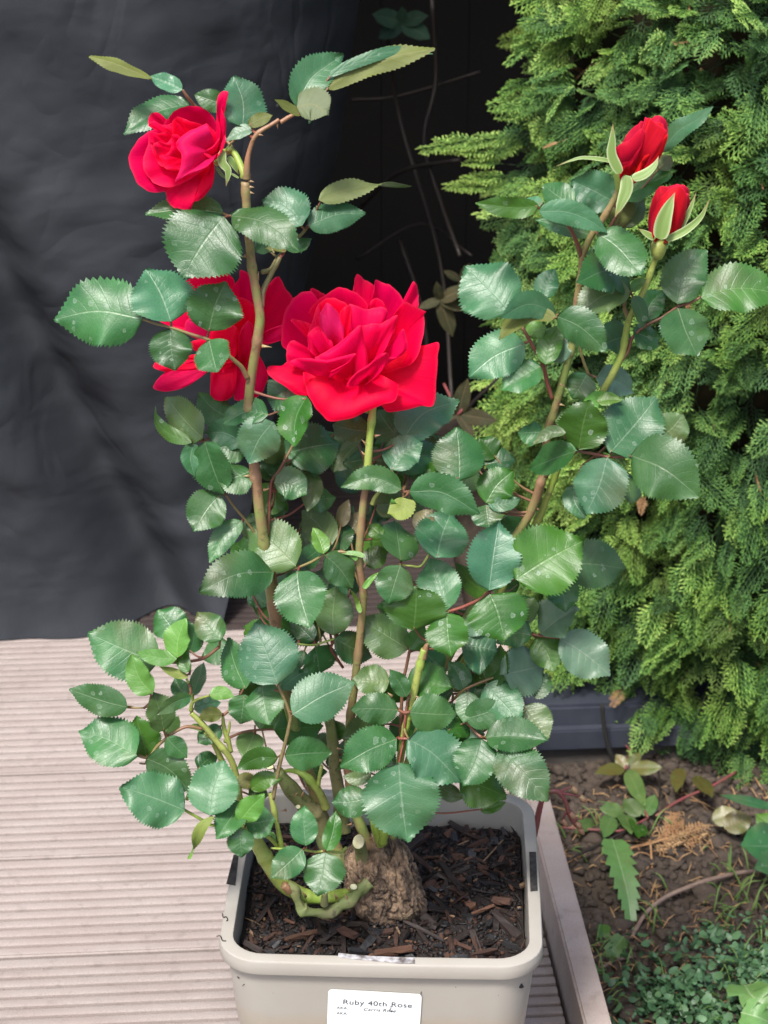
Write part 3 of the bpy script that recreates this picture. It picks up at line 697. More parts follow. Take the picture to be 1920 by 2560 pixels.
t.bump(t.math('ADD', n1, t.math('MULTIPLY', n2, .5)), 1.0, .006); M['knuckle'] = t.set(Base_Color=col, Roughness=.85)
kn = obj('graft_knuckle', V, Fc, M['knuckle'], rose)
# thorns
def thorn(x, y, d, dx, dy, L=14, r=4.6):
    a = P(x, y, d); b = P(x+dx*L, y+dy*L, d+.1)
    V, Fc = tube_data([a, a+(b-a)*.5, b], [r*PXM, r*.45*PXM, .3*PXM], 6, 0); obj('thorn', V, Fc, M['thorn'], rose)
for (x, y, d, dx, dy) in ((622, 452, 2.5, 1, .2), (622, 467, 2.5, 1, .1), (622, 480, 2.5, 1, .3), (655, 865, 2.6, 1.8, .2), (660, 1225, 2, 1, -.3), (622, 1190, 2, -1, 0), (645, 335, 2.6, 1, .3), (692, 306, 2.2, .2, 1.2), (1398, 1010, .7, 1, .3), (1386, 1080, .5, -1.6, 0), (1340, 1270, -.3, .7, .4), (915, 1110, 2.6, -.8, -.8), (938, 1090, 2.5, 1, -.2), (913, 1140, 2.7, -.7, -.9), (655, 1290, 2.1, -.8, .1),
                          (1400, 960, 1, 1, .5), (880, 2060, .8, -1, .2), (733, 1990, 1.8, .9, -.6), (716, 2025, 1.8, -1, .2), (870, 2250, 3.6, -.6, -1), (842, 2246, 4, -.5, -1), (925, 2095, 2.5, 1, 0), (755, 1990, 2, .3, -1), (840, 1870, -.8, 1.4, .3), (848, 1900, -.8, 1.4, .5), (764, 2241, 3.5, -.6, -1), (700, 1960, 1.8, .8, -.9), (980, 1740, 4, -.8, -.6), (1035, 1740, 4.1, 1, .2), (995, 1935, 3.6, -.7, -.7), (615, 640, 2.5, -.8, .1), (643, 700, 2.5, .3, -1.6), (590, 1980, 3.6, -1, .2)):
    thorn(x, y, d, dx, dy)

# leaf stalks seen in the photo
def stalk(reg, pts, r=(3, 3), mat='stalk'): return stem(reg, pts, r, mat, 'leaf_stalk', seg=7, bump=.05)
for s in (('A', [(985, 400, .4), (1020, 450, .2), (1080, 520, -.4), (1200, 640, -.8), (1330, 800, .2)], (3.5, 4, 4.5)), ('C', [(710, 547, 3.3), (800, 578, 3.4), (905, 605, 3.5), (1040, 650, 3.5), (1165, 690, 3.5), (1250, 750, 3.3), (1335, 825, 3.0), (1395, 880, 2.7), (1435, 955, 2.5)], (3, 3.5, 4.5, 5, 6.5)),
          ('C', [(1130, 1390, 0), (1060, 1390, 0)], (3, 2.5)), ('B', [(345, 980, 2.4), (310, 1240, 2.4), (215, 1270, 2.0), (160, 1255, 1.5)], (3, 3)),
          ('B', [(430, 1659, 1.5), (490, 1640, 1), (540, 1560, .5), (600, 1490, .3), (700, 1400, .3), (740, 1350, .2)], (6.5, 6, 4.5, 4)),
          ('C', [(1530, 460, 2.4), (1540, 360, 2), (1590, 250, 1.5), (1659, 120, 1)], (8, 7, 5.5)), ('C', [(1620, 90, 1), (1600, 60, .8)], (3, 2)),
          ('G', [(770, 935, 2.6), (870, 915, 2.7), (965, 895, 2.8), (1080, 850, 2.9), (1195, 790, 3), (1330, 760, 3.2), (1430, 790, 3.2), (1480, 830, 3)], (3, 3.5, 4, 4.5)),
          ('G', [(870, 0, 1), (820, 90, 1), (760, 180, 1), (745, 300, 1.2), (735, 480, 1.4), (725, 620, 1.5)], (3.5, 4, 4.5, 5), 'stalk_red'),
          ('G', [(375, 280, 1), (460, 400, 1), (545, 500, 1), (640, 640, 1), (780, 930, 1.2), (790, 1120, 1.2), (800, 1280, 1)], (3, 3.5, 4, 5)),
          ('H', [(500, 575, 3), (530, 595, 3), (575, 595, 3.2)], (4, 4), 'stalk_red'), ('H', [(525, 600, 3), (520, 650, 3.2)], (3.5, 3)), ('H', [(510, 570, 3), (440, 560, 3), (350, 575, 3), (290, 640, 3), (265, 700, 3)], (3.5, 4, 5, 6), 'stem_green'),
          ('H', [(1235, 1420, 5), (1330, 1380, 5), (1440, 1320, 5), (1480, 1300, 5)], (3, 3.5, 3), 'stalk_red'), ('H', [(1235, 1425, 5), (1150, 1490, 4.6), (1020, 1550, 4.2), (890, 1600, 4), (850, 1680, 3.8)], (4, 4.5, 4.5), 'stalk_red'),
          ('H', [(505, 1185, 3), (500, 1200, 3), (590, 1210, 3), (670, 1210, 2.8), (740, 1110, 2.5)], (2.5, 3), 'stem_green'),
          ('F', [(700, 480, 3), (765, 535, 3.2), (860, 555, 3.4), (965, 575, 3.6), (1080, 570, 3.8)], (4, 4, 4), 'stalk_red'), ('F', [(770, 535, 3.2), (690, 590, 2.4), (610, 640, 1.2), (580, 690, .6)], (4.5, 5, 6), 'stalk_red'), ('F', [(965, 570, 3.6), (965, 540, 3.5)], (3.5, 3), 'stalk_red'), ('F', [(945, 505, 2), (880, 560, 2), (800, 620, 1)], (3, 3)),
          ('E', [(1310, 1085, 1), (1250, 1115, 1), (1190, 1135, 1), (1110, 1190, 1), (1030, 1230, 1), (960, 1290, 1), (930, 1370, 1.1), (900, 1410, 1.2)], (3, 3.5, 4, 5), 'stalk_red'),
          ('E', [(600, 685, 2.6), (640, 740, 2.2), (670, 810, 1.8), (690, 870, 1.5)], (4, 5, 7), 'stalk_red'), ('E', [(385, 1240, 1.3), (430, 1320, 1.3), (490, 1430, 1.2), (515, 1530, 1), (540, 1610, .8)], (4, 5, 5.5), 'stalk_red'), ('E', [(420, 1310, 1.3), (390, 1330, 1.3)], (3, 3), 'stalk_red'), ('E', [(495, 1440, 1.2), (460, 1445, 1.3)], (3, 3), 'stalk_red'), ('E', [(510, 1430, 1.3), (505, 1450, 1.2)], (3, 3)),
          ('E', [(640, 1190, 2), (560, 1180, 2), (600, 1230, 1.6), (640, 1290, 1.2)], (4, 4)), ('E', [(680, 1330, .8), (700, 1410, .6), (730, 1490, .4)], (3.5, 4), 'stalk'), ('E', [(950, 1050, 2), (925, 1090, 1.4)], (3.5, 4)), ('E', [(840, 580, .8), (880, 640, .5), (850, 700, .3), (800, 800, .2), (730, 920, 0)], (3, 4, 4), 'stalk_red'),
          ('M', [(482, 700, 5.2), (500, 750, 5.2), (545, 850, 5.2), (583, 965, 5.2), (580, 1010, 5.2), (560, 1110, 5.2), (530, 1230, 5), (500, 1340, 5), (470, 1480, 5), (440, 1650, 5)], (4, 4.5, 5, 5.5, 5.5), 'stem_red'),
          ('K', [(1432, 700, 5), (1455, 790, 5), (1475, 880, 5), (1495, 980, 5), (1515, 1080, 5), (1540, 1160, 4.5)], (5, 8, 6, 7, 8), 'stem_green'), ('M', [(583, 965, 5.2), (605, 950, 5.2)], (4, 3), 'stalk_red'),
          ('M', [(1480, 1370, 4), (1500, 1270, 4.2), (1525, 1150, 4.4), (1530, 1050, 4.4), (1545, 930, 4.3), (1560, 830, 4.2), (1580, 790, 4.1)], (3.5, 4, 4.5), 'stalk_red'), ('M', [(1465, 1150, 4.3), (1525, 1150, 4.5), (1580, 1155, 4.6)], (4, 4), 'stalk_red'), ('M', [(1480, 915, 4), (1540, 935, 4.4), (1585, 920, 4.5)], (4, 4), 'stalk_red'),
          ('M', [(650, 365, 1.2), (770, 375, 1.3), (860, 350, 1.3), (960, 320, 1.3)], (3, 3), 'stem_green'), ('M', [(960, 320, 1.3), (920, 400, 1), (980, 500, .6), (1020, 560, .4)], (4, 4), 'stalk_red'), ('M', [(70, 1145, 3), (180, 1100, 2.4), (290, 1080, 2), (440, 1073, 1.5)], (4, 3), 'stalk_red'), ('M', [(290, 1040, 2), (290, 1100, 2)], (2.5, 2.5), 'stalk_red'),
          ('I', [(345, 480, 2), (320, 600, 2), (300, 700, 2), (285, 900, 2.4), (280, 1100, 3)], (4, 4.5, 5), 'stalk_red'), ('I', [(1380, 405, 2), (1240, 385, 2), (1190, 380, 1.8), (1100, 420, 1)], (3.5, 3.5), 'stalk_red'), ('I', [(985, 655, 3), (880, 690, 3), (800, 720, 3), (720, 760, 3), (640, 830, 2.5)], (3.5, 4), 'stalk'), ('I', [(960, 1165, 5.4), (880, 1100, 5), (830, 1080, 5), (740, 990, 4), (700, 960, 3.4)], (4, 4), 'stalk_red'), ('I', [(725, 960, 4), (700, 900, 3), (660, 860, 2.4)], (3, 3), 'stalk_red'),
          ('J', [(560, 890, 4.2), (620, 895, 4.4), (700, 895, 4.4)], (3.5, 2.5), 'stalk'), ('J', [(640, 1290, 5.5), (735, 1305, 5.5), (800, 1220, 5.2), (880, 1150, 5), (960, 1090, 4.8), (1060, 1050, 4.6), (1180, 1070, 4.4)], (4, 4.5, 4.5), 'stalk'), ('J', [(735, 1305, 5.5), (710, 1355, 5.3), (660, 1355, 5.2)], (3, 2.5), 'stalk'), ('J', [(880, 1140, 5), (860, 1080, 5)], (3, 3), 'stalk'),
          ('J', [(850, 515, 5), (970, 520, 5), (1075, 510, 4), (1200, 480, 3), (1320, 390, 2)], (3, 4, 4.5), 'stalk_red'), ('J', [(1330, 330, 2), (1320, 400, 2)], (3, 3), 'stalk'),
          ('K', [(790, 830, 6.5), (860, 870, 6.5), (940, 915, 6.5), (1000, 945, 6.5), (1190, 965, 6.5), (1300, 990, 6), (1400, 1020, 5.6), (1460, 1070, 5.2), (1520, 1140, 4.6)], (4, 4, 4, 5, 6), 'stem_green'), ('K', [(985, 880, 6.5), (960, 920, 6.5)], (3, 3), 'stalk'),
          ('N', [(260, 565, 6), (400, 575, 7), (520, 580, 7), (620, 595, 7), (710, 590, 7), (830, 600, 6.6), (880, 560, 6)], (3, 3.5, 3.5, 4), 'stem_green'), ('N', [(545, 545, 7), (545, 580, 7)], (3.5, 3), 'stem_green'),
          ('J', [(1050, 1659, 5), (1110, 1510, 4.6), (1170, 1390, 4.3)], (5, 6), 'stem_green'), ('J', [(1470, 1470, 3.8), (1560, 1510, 3.8)], (4, 3), 'stem_green')):
    stalk(*s)
# ------------------------------------------------------------------ leaves
VIEW = lambda p: unit(CAM - p)
def leaf_geo(pts, n0, hw, fold=.25, cup=.12, wave=.06, droop=.10, serr=1.0, rolls=(0, 0), prof=(.50, .80), N=44, seed=0, rib=1.0):
    pts = catmull(pts, 8) if len(pts) > 2 else [pts[0]+(pts[1]-pts[0])*t_ for t_ in np.linspace(0, 1, 9)]
    pts = np.array(pts); seg = np.r_[0, np.cumsum(np.linalg.norm(np.diff(pts, axis=0), axis=1))]; L = seg[-1]; seg /= L
    vv = [-1, -.8, -.5, -.22, 0, .22, .5, .8, 1]
    r = np.random.RandomState(seed); ph = r.rand(4)*6.28
    um = prof[0]/(prof[0]+prof[1]); wmax = um**prof[0]*(1-um)**prof[1]
    V = []; UV = []
    for i in range(N+1):
        u = i/N
        c = np.array([np.interp(u, seg, pts[:, k]) for k in range(3)])
        c2 = np.array([np.interp(min(1, u+.03), seg, pts[:, k]) for k in range(3)]); c1 = np.array([np.interp(max(0, u-.03), seg, pts[:, k]) for k in range(3)])
        ax = unit(c2-c1); nn = unit(n0 - ax*np.dot(n0, ax)); sd_ = np.cross(nn, ax)
        rl = rolls[0] + (rolls[1]-rolls[0])*u**1.3
        ca, sa = math.cos(rl), math.sin(rl); nn, sd_ = nn*ca + sd_*sa, sd_*ca - nn*sa
        w_ = hw*(u**prof[0]*(1-u)**prof[1])/wmax; q0_ = min(1, max(0, (u-.70)/.30)); w_ *= 1-.30*q0_*q0_*(3-2*q0_)
        c = c + nn*(-droop*L*(u*u-.55*u) + .0)
        for v in vv:
            av = abs(v); sgn = 1 if v > 0 else -1
            vo = v; sh_ = 0.0; drop = 0.0
            if av == 1 and serr and 0 < i < N:
                if i % 2: vo = v*(1+.05*serr+.05*r.rand()); sh_ = .014*L*serr
                else: vo = v*(1-.045*serr)
            h = av*w_*fold - cup*w_*av*av*1.2
            h += wave*hw*math.sin(u*9+ph[0]+sgn*1.2)*av*av + wave*.6*hw*math.sin(u*17+ph[1]+sgn*2)*av**2
            h += rib*.008*hw*math.cos((u-av*.16)*8*2*PI)*math.sin(PI*min(1, av*1.05))*(1-u*.5)
            V.append(c + sd_*w_*vo*(1-.12*fold*av) + nn*h + ax*(sh_ + .10*w_*av*(1 if u < .9 else .3)))
            UV.append((u, v*.5+.5))
    m = len(vv); Fc = []
    for i in range(N):
        for j in range(m-1): Fc.append((i*m+j, (i+1)*m+j, (i+1)*m+j+1, i*m+j+1))
    # orientation: make the face normals follow n0
    a, b, c_ = V[Fc[len(Fc)//2][0]], V[Fc[len(Fc)//2][1]], V[Fc[len(Fc)//2][2]]
    if np.dot(np.cross(np.array(b)-a, np.array(c_)-a), nn if N else n0) < 0: Fc = [f[::-1] for f in Fc]
    return V, Fc, UV
LN = 0
def add_leaf(reg, pts, w, d=0, mat='t', n=None, flip=False, name='leaf', parent=None, stalk_=True, jit=.30, dt=None, **k):
    """pts: midrib from base to tip in zoom pixels, w: apparent full width in zoom pixels"""
    global LN; LN += 1
    r = np.random.RandomState(LN*13+5); s = REG[reg][2]
    sp = [tr(reg, *p[:2]) for p in pts]
    base = P(sp[0][0], sp[0][1], d)
    if n is None:
        n = np.array([0, -.78, .62]) + np.array([r.randn()*jit*1.15, r.randn()*jit*.5, r.randn()*jit*.8])
        # leaves on the left lean left, on the right lean right, a little
    n = unit(n)
    vw = VIEW(base)
    if np.dot(n, vw) < .5: n = unit(n + vw*.5)
    W = [base]
    for i, q_ in enumerate(sp[1:]):
        dr = ray(*q_)
        if dt is not None:
            W.append(P(q_[0], q_[1], d + dt*(i+1)/(len(sp)-1))); continue
        tt = np.dot(base-CAM, n)/np.dot(dr, n); p = CAM + dr*tt
        p0 = P(q_[0], q_[1], d)
        mx = .03
        off = p[1]-p0[1]
        if abs(off) > mx: p = P(q_[0], q_[1], d, Y=p0[1]+math.copysign(mx, off))
        W.append(p)
    ax = unit(W[-1]-W[0]); nn = unit(n-ax*np.dot(n, ax)); side = np.cross(nn, ax)
    mid = (W[0]+W[-1])/2; pr0 = proj(mid); pr1 = proj(mid+side*.01); axp = unit(np.array(sp[-1])-np.array(sp[0]))
    dv = (pr1-pr0); perp = abs(dv[0]*axp[1]-dv[1]*axp[0])/.01
    perp = max(perp, 3400*.62)
    hw = (w*s/2)/perp
    if k.get('rolls', (0, 0)) != (0, 0): hw = (w*s/2)/3400
    if flip: nn = -nn
    kk = dict(fold=.08+.42*r.rand(), cup=-.02+.30*r.rand(), wave=.05+.09*r.rand(), droop=.02+.16*r.rand(), seed=LN)
    kk.update(k); kk['fold'] *= .8
    hw *= 1.11 + kk['fold']*.12
    V, Fc, UV = leaf_geo(W, nn, hw, **kk)
    o = obj(name, V, Fc, M[mat], parent or rose, uvs=UV)
    if stalk_ and SAMP:
        SA = np.array(SAMP); dd = np.linalg.norm(SA-base, axis=1); 
        dd = dd + np.maximum(0, SA[:, 2]-base[2])*.5
        j = int(np.argmin(dd)); dist = np.linalg.norm(SA[j]-base)
        if .0015 < dist < .07:
            m_ = (SA[j]+base)/2 + np.array([0, .003, -.12*dist]); V, Fc = tube_data(catmull([SA[j], m_, base+ax*.002], 5), [.0011, .0008, .0007], 6, 0)
            obj('leaf_stalk', V, Fc, M['stalk_red' if LN % 3 else 'stalk'], rose)
    return o
U = math.radians
LV = [
 # region A
 ('A', [(1030, 500), (800, 560), (575, 680)], 180, -3.5, 't', dict(stalk_=False)), ('A', [(985, 400), (870, 350), (760, 300)], 110, .5, 'b', dict(fold=.5, stalk_=False)),
 ('A', [(775, 322), (640, 265), (500, 215), (352, 190)], 80, .5, 'r', dict(stalk_=False, flip=True, fold=.5, prof=(.7, .45))), ('A', [(1300, 510), (1180, 470), (1062, 430)], 140, .2, 't', dict(stalk_=False)),
 ('A', [(1400, 662), (1400, 480), (1340, 300)], 285, 1.8, 'b', dict(fold=.15)), ('A', [(1395, 655), (1330, 540)], 120, .6, 'b'), ('A', [(1440, 645), (1520, 605), (1608, 575)], 85, 2.4, 'r', dict(flip=True)),
 ('A', [(1480, 668), (1390, 690), (1282, 745)], 80, 2.0, 'p', dict(serr=0)), ('A', [(1270, 1250), (1000, 1230), (725, 1245)], 175, 1.5, 't', dict(fold=.55, n=(0, -.55, .8))),
 ('A', [(1270, 1275), (1120, 1470), (985, 1690)], 510, 2.6, 't', dict(fold=.14, n=(.05, -.8, .55), cup=.1)),
 # region B
 ('B', [(215, 1270), (470, 1330), (692, 1505)], 235, 4, 't', dict(fold=.2)), ('B', [(705, 1342), (590, 1210), (425, 1165)], 270, 1.8, 'b', dict(fold=.3)),
 ('B', [(745, 1338), (950, 1260), (1146, 1250)], 190, 1.2, 'b', dict(fold=.1, n=(.2, -.8, .55))), ('B', [(820, 1165), (1000, 1095), (1230, 1055), (1462, 1066)], 150, .8, 't', dict(rolls=(0, U(125)), droop=0)),
 ('B', [(485, 1520), (420, 1430), (350, 1380)], 150, -.2, 't'), ('B', [(590, 1500), (680, 1480), (772, 1425)], 85, 1, 't'), ('B', [(600, 1510), (530, 1490), (450, 1500)], 50, 1, 'r', dict(flip=True)),
 ('B', [(665, 515), (760, 330), (880, 230), (998, 143)], 235, 2.4, 'b', dict(fold=.45, cup=0, n=(.15, -.8, .5))), ('B', [(668, 520), (780, 500), (880, 570)], 225, 2.8, 'b', dict(fold=.1, n=(-.2, -.75, .6))),
 ('B', [(702, 572), (610, 520), (508, 474)], 60, 2.9, 'r', dict(flip=True)), ('B', [(866, 395), (1060, 262), (1330, 175), (1625, 138)], 150, 2, 'r', dict(flip=True, fold=.55, n=(0, -.75, .6), prof=(.5, .6))),
 ('B', [(880, 310), (1060, 220), (1350, 128), (1622, 138)], 75, 1.6, 'b', dict(fold=.1)),
 # region C
 ('C', [(710, 545), (400, 490), (90, 545)], 430, 3.4, 't', dict(fold=.12, n=(-.15, -.85, .45))), ('C', [(905, 568), (830, 370), (735, 195)], 385, 3.6, 'b', dict(fold=.3)), ('C', [(1165, 630), (1210, 450), (1285, 288)], 345, 3.8, 't', dict(fold=.25, n=(.2, -.9, .1))),
 ('C', [(900, 612), (905, 750), (935, 902)], 265, 3.6, 't', dict(fold=.3)), ('C', [(1170, 692), (1195, 800), (1222, 912)], 240, 4, 't', dict(fold=.2)),
 ('C', [(1125, 1370), (1000, 1240), (856, 1086)], 225, .6, 'o', dict(fold=.15)), ('C', [(1050, 1400), (900, 1340), (800, 1250), (775, 1150)], 90, .8, 'k', dict(rolls=(0, U(50)))), ('X', [(512, 1104), (530, 1160), (556, 1242)], 84, 1.0, 't', dict(fold=.3)),
 ('C', [(1060, 1400), (1040, 1520), (1080, 1640)], 120, .3, 'b'), ('C', [(1340, 1240), (1200, 1170), (1093, 1050)], 190, -2.5, 't'), ('C', [(1580, 1205), (1420, 1190), (1262, 1272)], 160, 3, 't', dict(fold=.4)),
 ('C', [(1410, 1400), (1270, 1330), (1138, 1340)], 185, .3, 'b'), ('C', [(1420, 1420), (1300, 1440), (1220, 1420)], 190, 0, 't'), ('D', [(230, 1255), (130, 1380), (60, 1545)], 275, 3.2, 'b', dict(fold=.2)), ('G', [(590, 90), (450, 150), (305, 165)], 225, 1.5, 't'),
 # region D
 ('D', [(462, 1080), (390, 1230), (360, 1422)], 200, 3.2, 'k', dict(fold=.5, n=(-.5, -.6, .5))), ('D', [(440, 1185), (310, 1080), (190, 970)], 220, .5, 'b'), ('D', [(250, 1195), (340, 1120), (455, 1085)], 130, 1.5, 't'), ('D', [(310, 1482), (500, 1430), (702, 1390)], 320, 0, 't', dict(fold=.1)),
 ('D', [(892, 1325), (760, 1310), (638, 1268)], 175, .4, 't'), ('D', [(1095, 1372), (1020, 1280), (950, 1170)], 215, -.8, 't'), ('D', [(1130, 1370), (1270, 1200), (1518, 1092)], 265, .3, 'b', dict(fold=.25)), ('D', [(1040, 1588), (1130, 1470), (1262, 1395)], 220, 2, 'b', dict(fold=.35)),
 ('D', [(1080, 1560), (1250, 1490), (1432, 1495)], 215, 1, 't'), ('D', [(1515, 1662), (1512, 1480), (1498, 1290)], 325, 1.4, 't', dict(fold=.1, n=(.1, -.82, .5))), ('D', [(1022, 1530), (860, 1520), (712, 1545)], 170, .2, 't'), ('D', [(1400, 1630), (1240, 1590), (1070, 1600)], 130, .5, 'k'),
 ('D', [(230, 1660), (190, 1590), (150, 1525)], 120, -2, 't'), ('D', [(830, 1400), (740, 1480), (650, 1605)], 150, -1.5, 'o'),
 # region G
 ('G', [(335, 288), (230, 400), (112, 590)], 300, 1.4, 't', dict(fold=.08)), ('G', [(515, 505), (360, 640), (245, 852)], 175, 1.4, 't', dict(fold=.3)), ('G', [(965, 882), (780, 700), (548, 515)], 375, 3, 'o', dict(fold=.15)), ('G', [(770, 930), (470, 950), (160, 1086)], 350, 3.5, 't', dict(fold=.22)),
 ('G', [(970, 920), (1000, 1120), (1075, 1390)], 385, 3.8, 't', dict(fold=.1)), ('G', [(1190, 780), (1160, 670), (1105, 558)], 125, 3.6, 'y', dict(fold=.3)), ('G', [(1200, 790), (1320, 900), (1442, 1062)], 235, 3.8, 't', dict(fold=.3)),
 ('G', [(778, 192), (900, 190), (1052, 285)], 245, 1.4, 't'), ('G', [(1050, 82), (1090, 250), (1055, 422)], 175, -.8, 'o'), ('G', [(1262, 702), (1150, 540), (1010, 420)], 250, .4, 'o'), ('G', [(1330, 762), (1350, 560), (1440, 378)], 175, .5, 't'),
 ('G', [(1330, 560), (1350, 440), (1395, 328)], 105, -.8, 'n'), ('G', [(1395, 630), (1450, 520), (1540, 420)], 120, -1, 'n'), ('G', [(970, 880), (1080, 800), (1200, 700)], 160, 0, 't'), ('G', [(1275, 1452), (1270, 1260), (1290, 1042)], 295, 1.6, 'o', dict(fold=.1)), ('G', [(1112, 1500), (1010, 1400), (900, 1330)], 165, .8, 't'),
 # region M
 ('M', [(950, 322), (1100, 400), (1275, 470)], 240, 1.6, 't'), ('M', [(1562, 410), (1370, 290), (1148, 152)], 310, 2.2, 'o', dict(fold=.12)), ('M', [(480, 700), (400, 480), (290, 185)], 460, 6, 'b', dict(fold=.1, n=(-.05, -.85, .5))), ('M', [(600, 950), (840, 800), (1115, 682)], 360, 6, 'b', dict(fold=.1, n=(.05, -.85, .5))),
 ('M', [(535, 1290), (720, 1270), (930, 1272)], 250, 5.4, 't', dict(fold=.15)), ('M', [(480, 1310), (320, 1310), (142, 1398)], 165, 5.4, 'k', dict(fold=.3)), ('M', [(790, 382), (810, 500), (830, 640)], 280, 1.6, 't'), ('M', [(215, 735), (120, 520), (60, 310)], 235, 3, 't', dict(fold=.2)),
 ('M', [(205, 780), (190, 900), (165, 1032)], 225, 3, 't'), ('M', [(345, 700), (370, 860), (400, 1032)], 290, 4, 't', dict(fold=.2)), ('M', [(700, 590), (600, 660), (500, 742)], 155, 2.4, 'b'), ('M', [(440, 1075), (650, 1060), (862, 1050)], 275, 1.6, 'k'), ('M', [(290, 1100), (250, 1190), (195, 1312)], 205, 1.6, 'o'),
 ('M', [(705, 420), (660, 500), (590, 600)], 95, 1.4, 't'), ('M', [(1405, 675), (1260, 670), (1098, 655)], 240, 2.6, 'o'), ('M', [(1545, 800), (1490, 690), (1412, 578)], 140, 5, 't'), ('M', [(1480, 915), (1290, 900), (1085, 905)], 240, 4.2, 't', dict(fold=.1)), ('M', [(1370, 1020), (1190, 1060), (1018, 1160)], 210, 2.6, 'o'),
 ('M', [(1465, 1152), (1240, 1240), (998, 1385)], 330, 4.8, 't', dict(fold=.15)), ('M', [(1255, 1430), (1140, 1480), (1020, 1460)], 115, 3, 'o'), ('M', [(470, 1075), (600, 960), (640, 860)], 190, 1.2, 'k'),
 # region I
 ('I', [(265, 1262), (285, 1500), (328, 1815)], 480, 7, 'b', dict(fold=.10, n=(.03, -.88, .42), cup=.1)), ('I', [(330, 1100), (500, 1200), (705, 1395)], 355, 6, 'b', dict(fold=.12)), ('I', [(345, 915), (500, 925), (672, 935)], 245, 5.2, 't', dict(fold=.08)),
 ('I', [(370, 345), (385, 190), (390, 52)], 385, 5, 'k', dict(fold=.12, n=(0, -.98, .05), prof=(.55, .8))), ('I', [(602, 228), (610, 370), (628, 530)], 270, 4.8, 'k', dict(fold=.15)), ('I', [(895, 98), (950, 230), (1000, 415)], 385, 6, 'k', dict(fold=.15, prof=(.45, .8))),
 ('H', [(880, 1582), (820, 1360), (735, 1140)], 325, 4, 'b', dict(fold=.3)), ('H', [(500, 1205), (450, 1360), (405, 1535)], 280, 4.2, 't', dict(fold=.12)), ('H', [(502, 1168), (480, 1000), (460, 830)], 280, 3.6, 't', dict(fold=.2)), ('H', [(800, 1145), (850, 940), (930, 750)], 400, 3.2, 'b', dict(fold=.3)),
 ('H', [(1235, 1412), (1270, 1130), (1322, 832)], 395, 6, 'b', dict(fold=.35, n=(.1, -.85, .4))), ('F', [(400, 1302), (590, 1180), (805, 1068)], 385, 6, 'k', dict(fold=.3, cup=.1, n=(0, -.8, .6))), ('F', [(700, 1200), (870, 1210), (1060, 1238)], 265, 1.4, 't', dict(fold=.1)), ('F', [(620, 1290), (680, 1380), (700, 1490)], 180, 3, 't'),
 ('F', [(545, 1622), (650, 1540), (768, 1462)], 205, 2.6, 'p'), ('I', [(1380, 405), (1550, 510), (1735, 660)], 285, 3, 'p', dict(fold=.12)), ('I', [(1215, 392), (1290, 490), (1335, 632)], 210, 1.6, 'k'), ('I', [(1190, 382), (1070, 370), (945, 430)], 185, 2, 't', dict(fold=.3)),
 ('I', [(700, 455), (830, 465), (952, 490)], 340, 3.6, 'b', dict(fold=.45, n=(0, -.7, .7))), ('I', [(870, 692), (960, 600), (965, 440)], 160, 2.6, 'k'), ('I', [(985, 655), (1150, 620), (1312, 578)], 320, 4, 'p', dict(fold=.25)), ('I', [(870, 720), (980, 840), (1115, 985)], 250, 3.6, 'b', dict(fold=.2)),
 ('I', [(725, 960), (860, 920), (1002, 868)], 195, 4.8, 't', dict(fold=.25)), ('I', [(750, 770), (740, 870), (715, 985)], 150, 3.6, 't'), ('I', [(1130, 870), (1210, 980), (1305, 1095)], 230, 3.4, 'o', dict(fold=.2, rib=2)), ('I', [(870, 1088), (1060, 1080), (1295, 1098)], 220, 6, 't', dict(fold=.35, rib=2)),
 ('I', [(960, 1165), (1120, 1320), (1300, 1530)], 300, 7, 't', dict(fold=.25, rib=2)), ('I', [(845, 1098), (800, 1250), (715, 1420)], 280, 6, 't', dict(fold=.25)), ('I', [(690, 1380), (850, 1430), (1012, 1490)], 250, 4.6, 'k', dict(fold=.1)), ('I', [(540, 1420), (620, 1470), (712, 1510)], 115, 4.4, 'o'),
 ('I', [(830, 1590), (920, 1570), (1008, 1535)], 75, 4, 'k'), ('I', [(595, 1035), (700, 1020), (812, 1055)], 125, 4.8, 'k'), ('I', [(720, 762), (680, 650), (610, 565)], 145, 2.6, 't'), ('I', [(330, 720), (470, 700), (632, 738)], 225, 2.6, 'k'), ('I', [(345, 480), (400, 400), (450, 320)], 130, 3, 'k'),
 ('I', [(430, 480), (510, 560), (600, 620)], 180, 1.6, 't'), ('I', [(645, 760), (520, 770), (395, 830)], 155, 1.6, 't'), ('I', [(760, 1000), (790, 1060), (860, 1070)], 120, 3.6, 'b'),
 ('I', [(1180, 770), (1240, 750), (1290, 640)], 130, 3, 't'), ('I', [(1100, 240), (1160, 200), (1200, 120)], 140, 1.2, 'o'), ('I', [(720, 280), (800, 300), (900, 320)], 170, 2.4, 'p'),
 # region H
 ('H', [(510, 575), (270, 480), (5, 555)], 190, 3.6, 't', dict(fold=.35)), ('H', [(575, 595), (850, 600), (1158, 782)], 285, 5, 't', dict(fold=.35)), ('H', [(520, 640), (510, 730), (395, 775)], 190, 5, 'y', dict(fold=.4)), ('H', [(350, 965), (300, 920), (240, 862)], 120, 2.6, 'k'), ('H', [(1210, 690), (1300, 540), (1440, 420)], 275, .6, 'k'),
 ('H', [(1225, 690), (1360, 700), (1502, 648)], 115, .6, 'b'), ('H', [(1212, 702), (1220, 800), (1240, 905)], 230, .5, 't'), ('H', [(200, 1192), (300, 1130), (400, 1090)], 170, 1.4, 'k'), ('H', [(1225, 1440), (1080, 1340), (950, 1180)], 160, 2.6, 'k'), ('H', [(640, 920), (700, 820), (770, 740)], 150, 1.2, 'n'),
 # region E
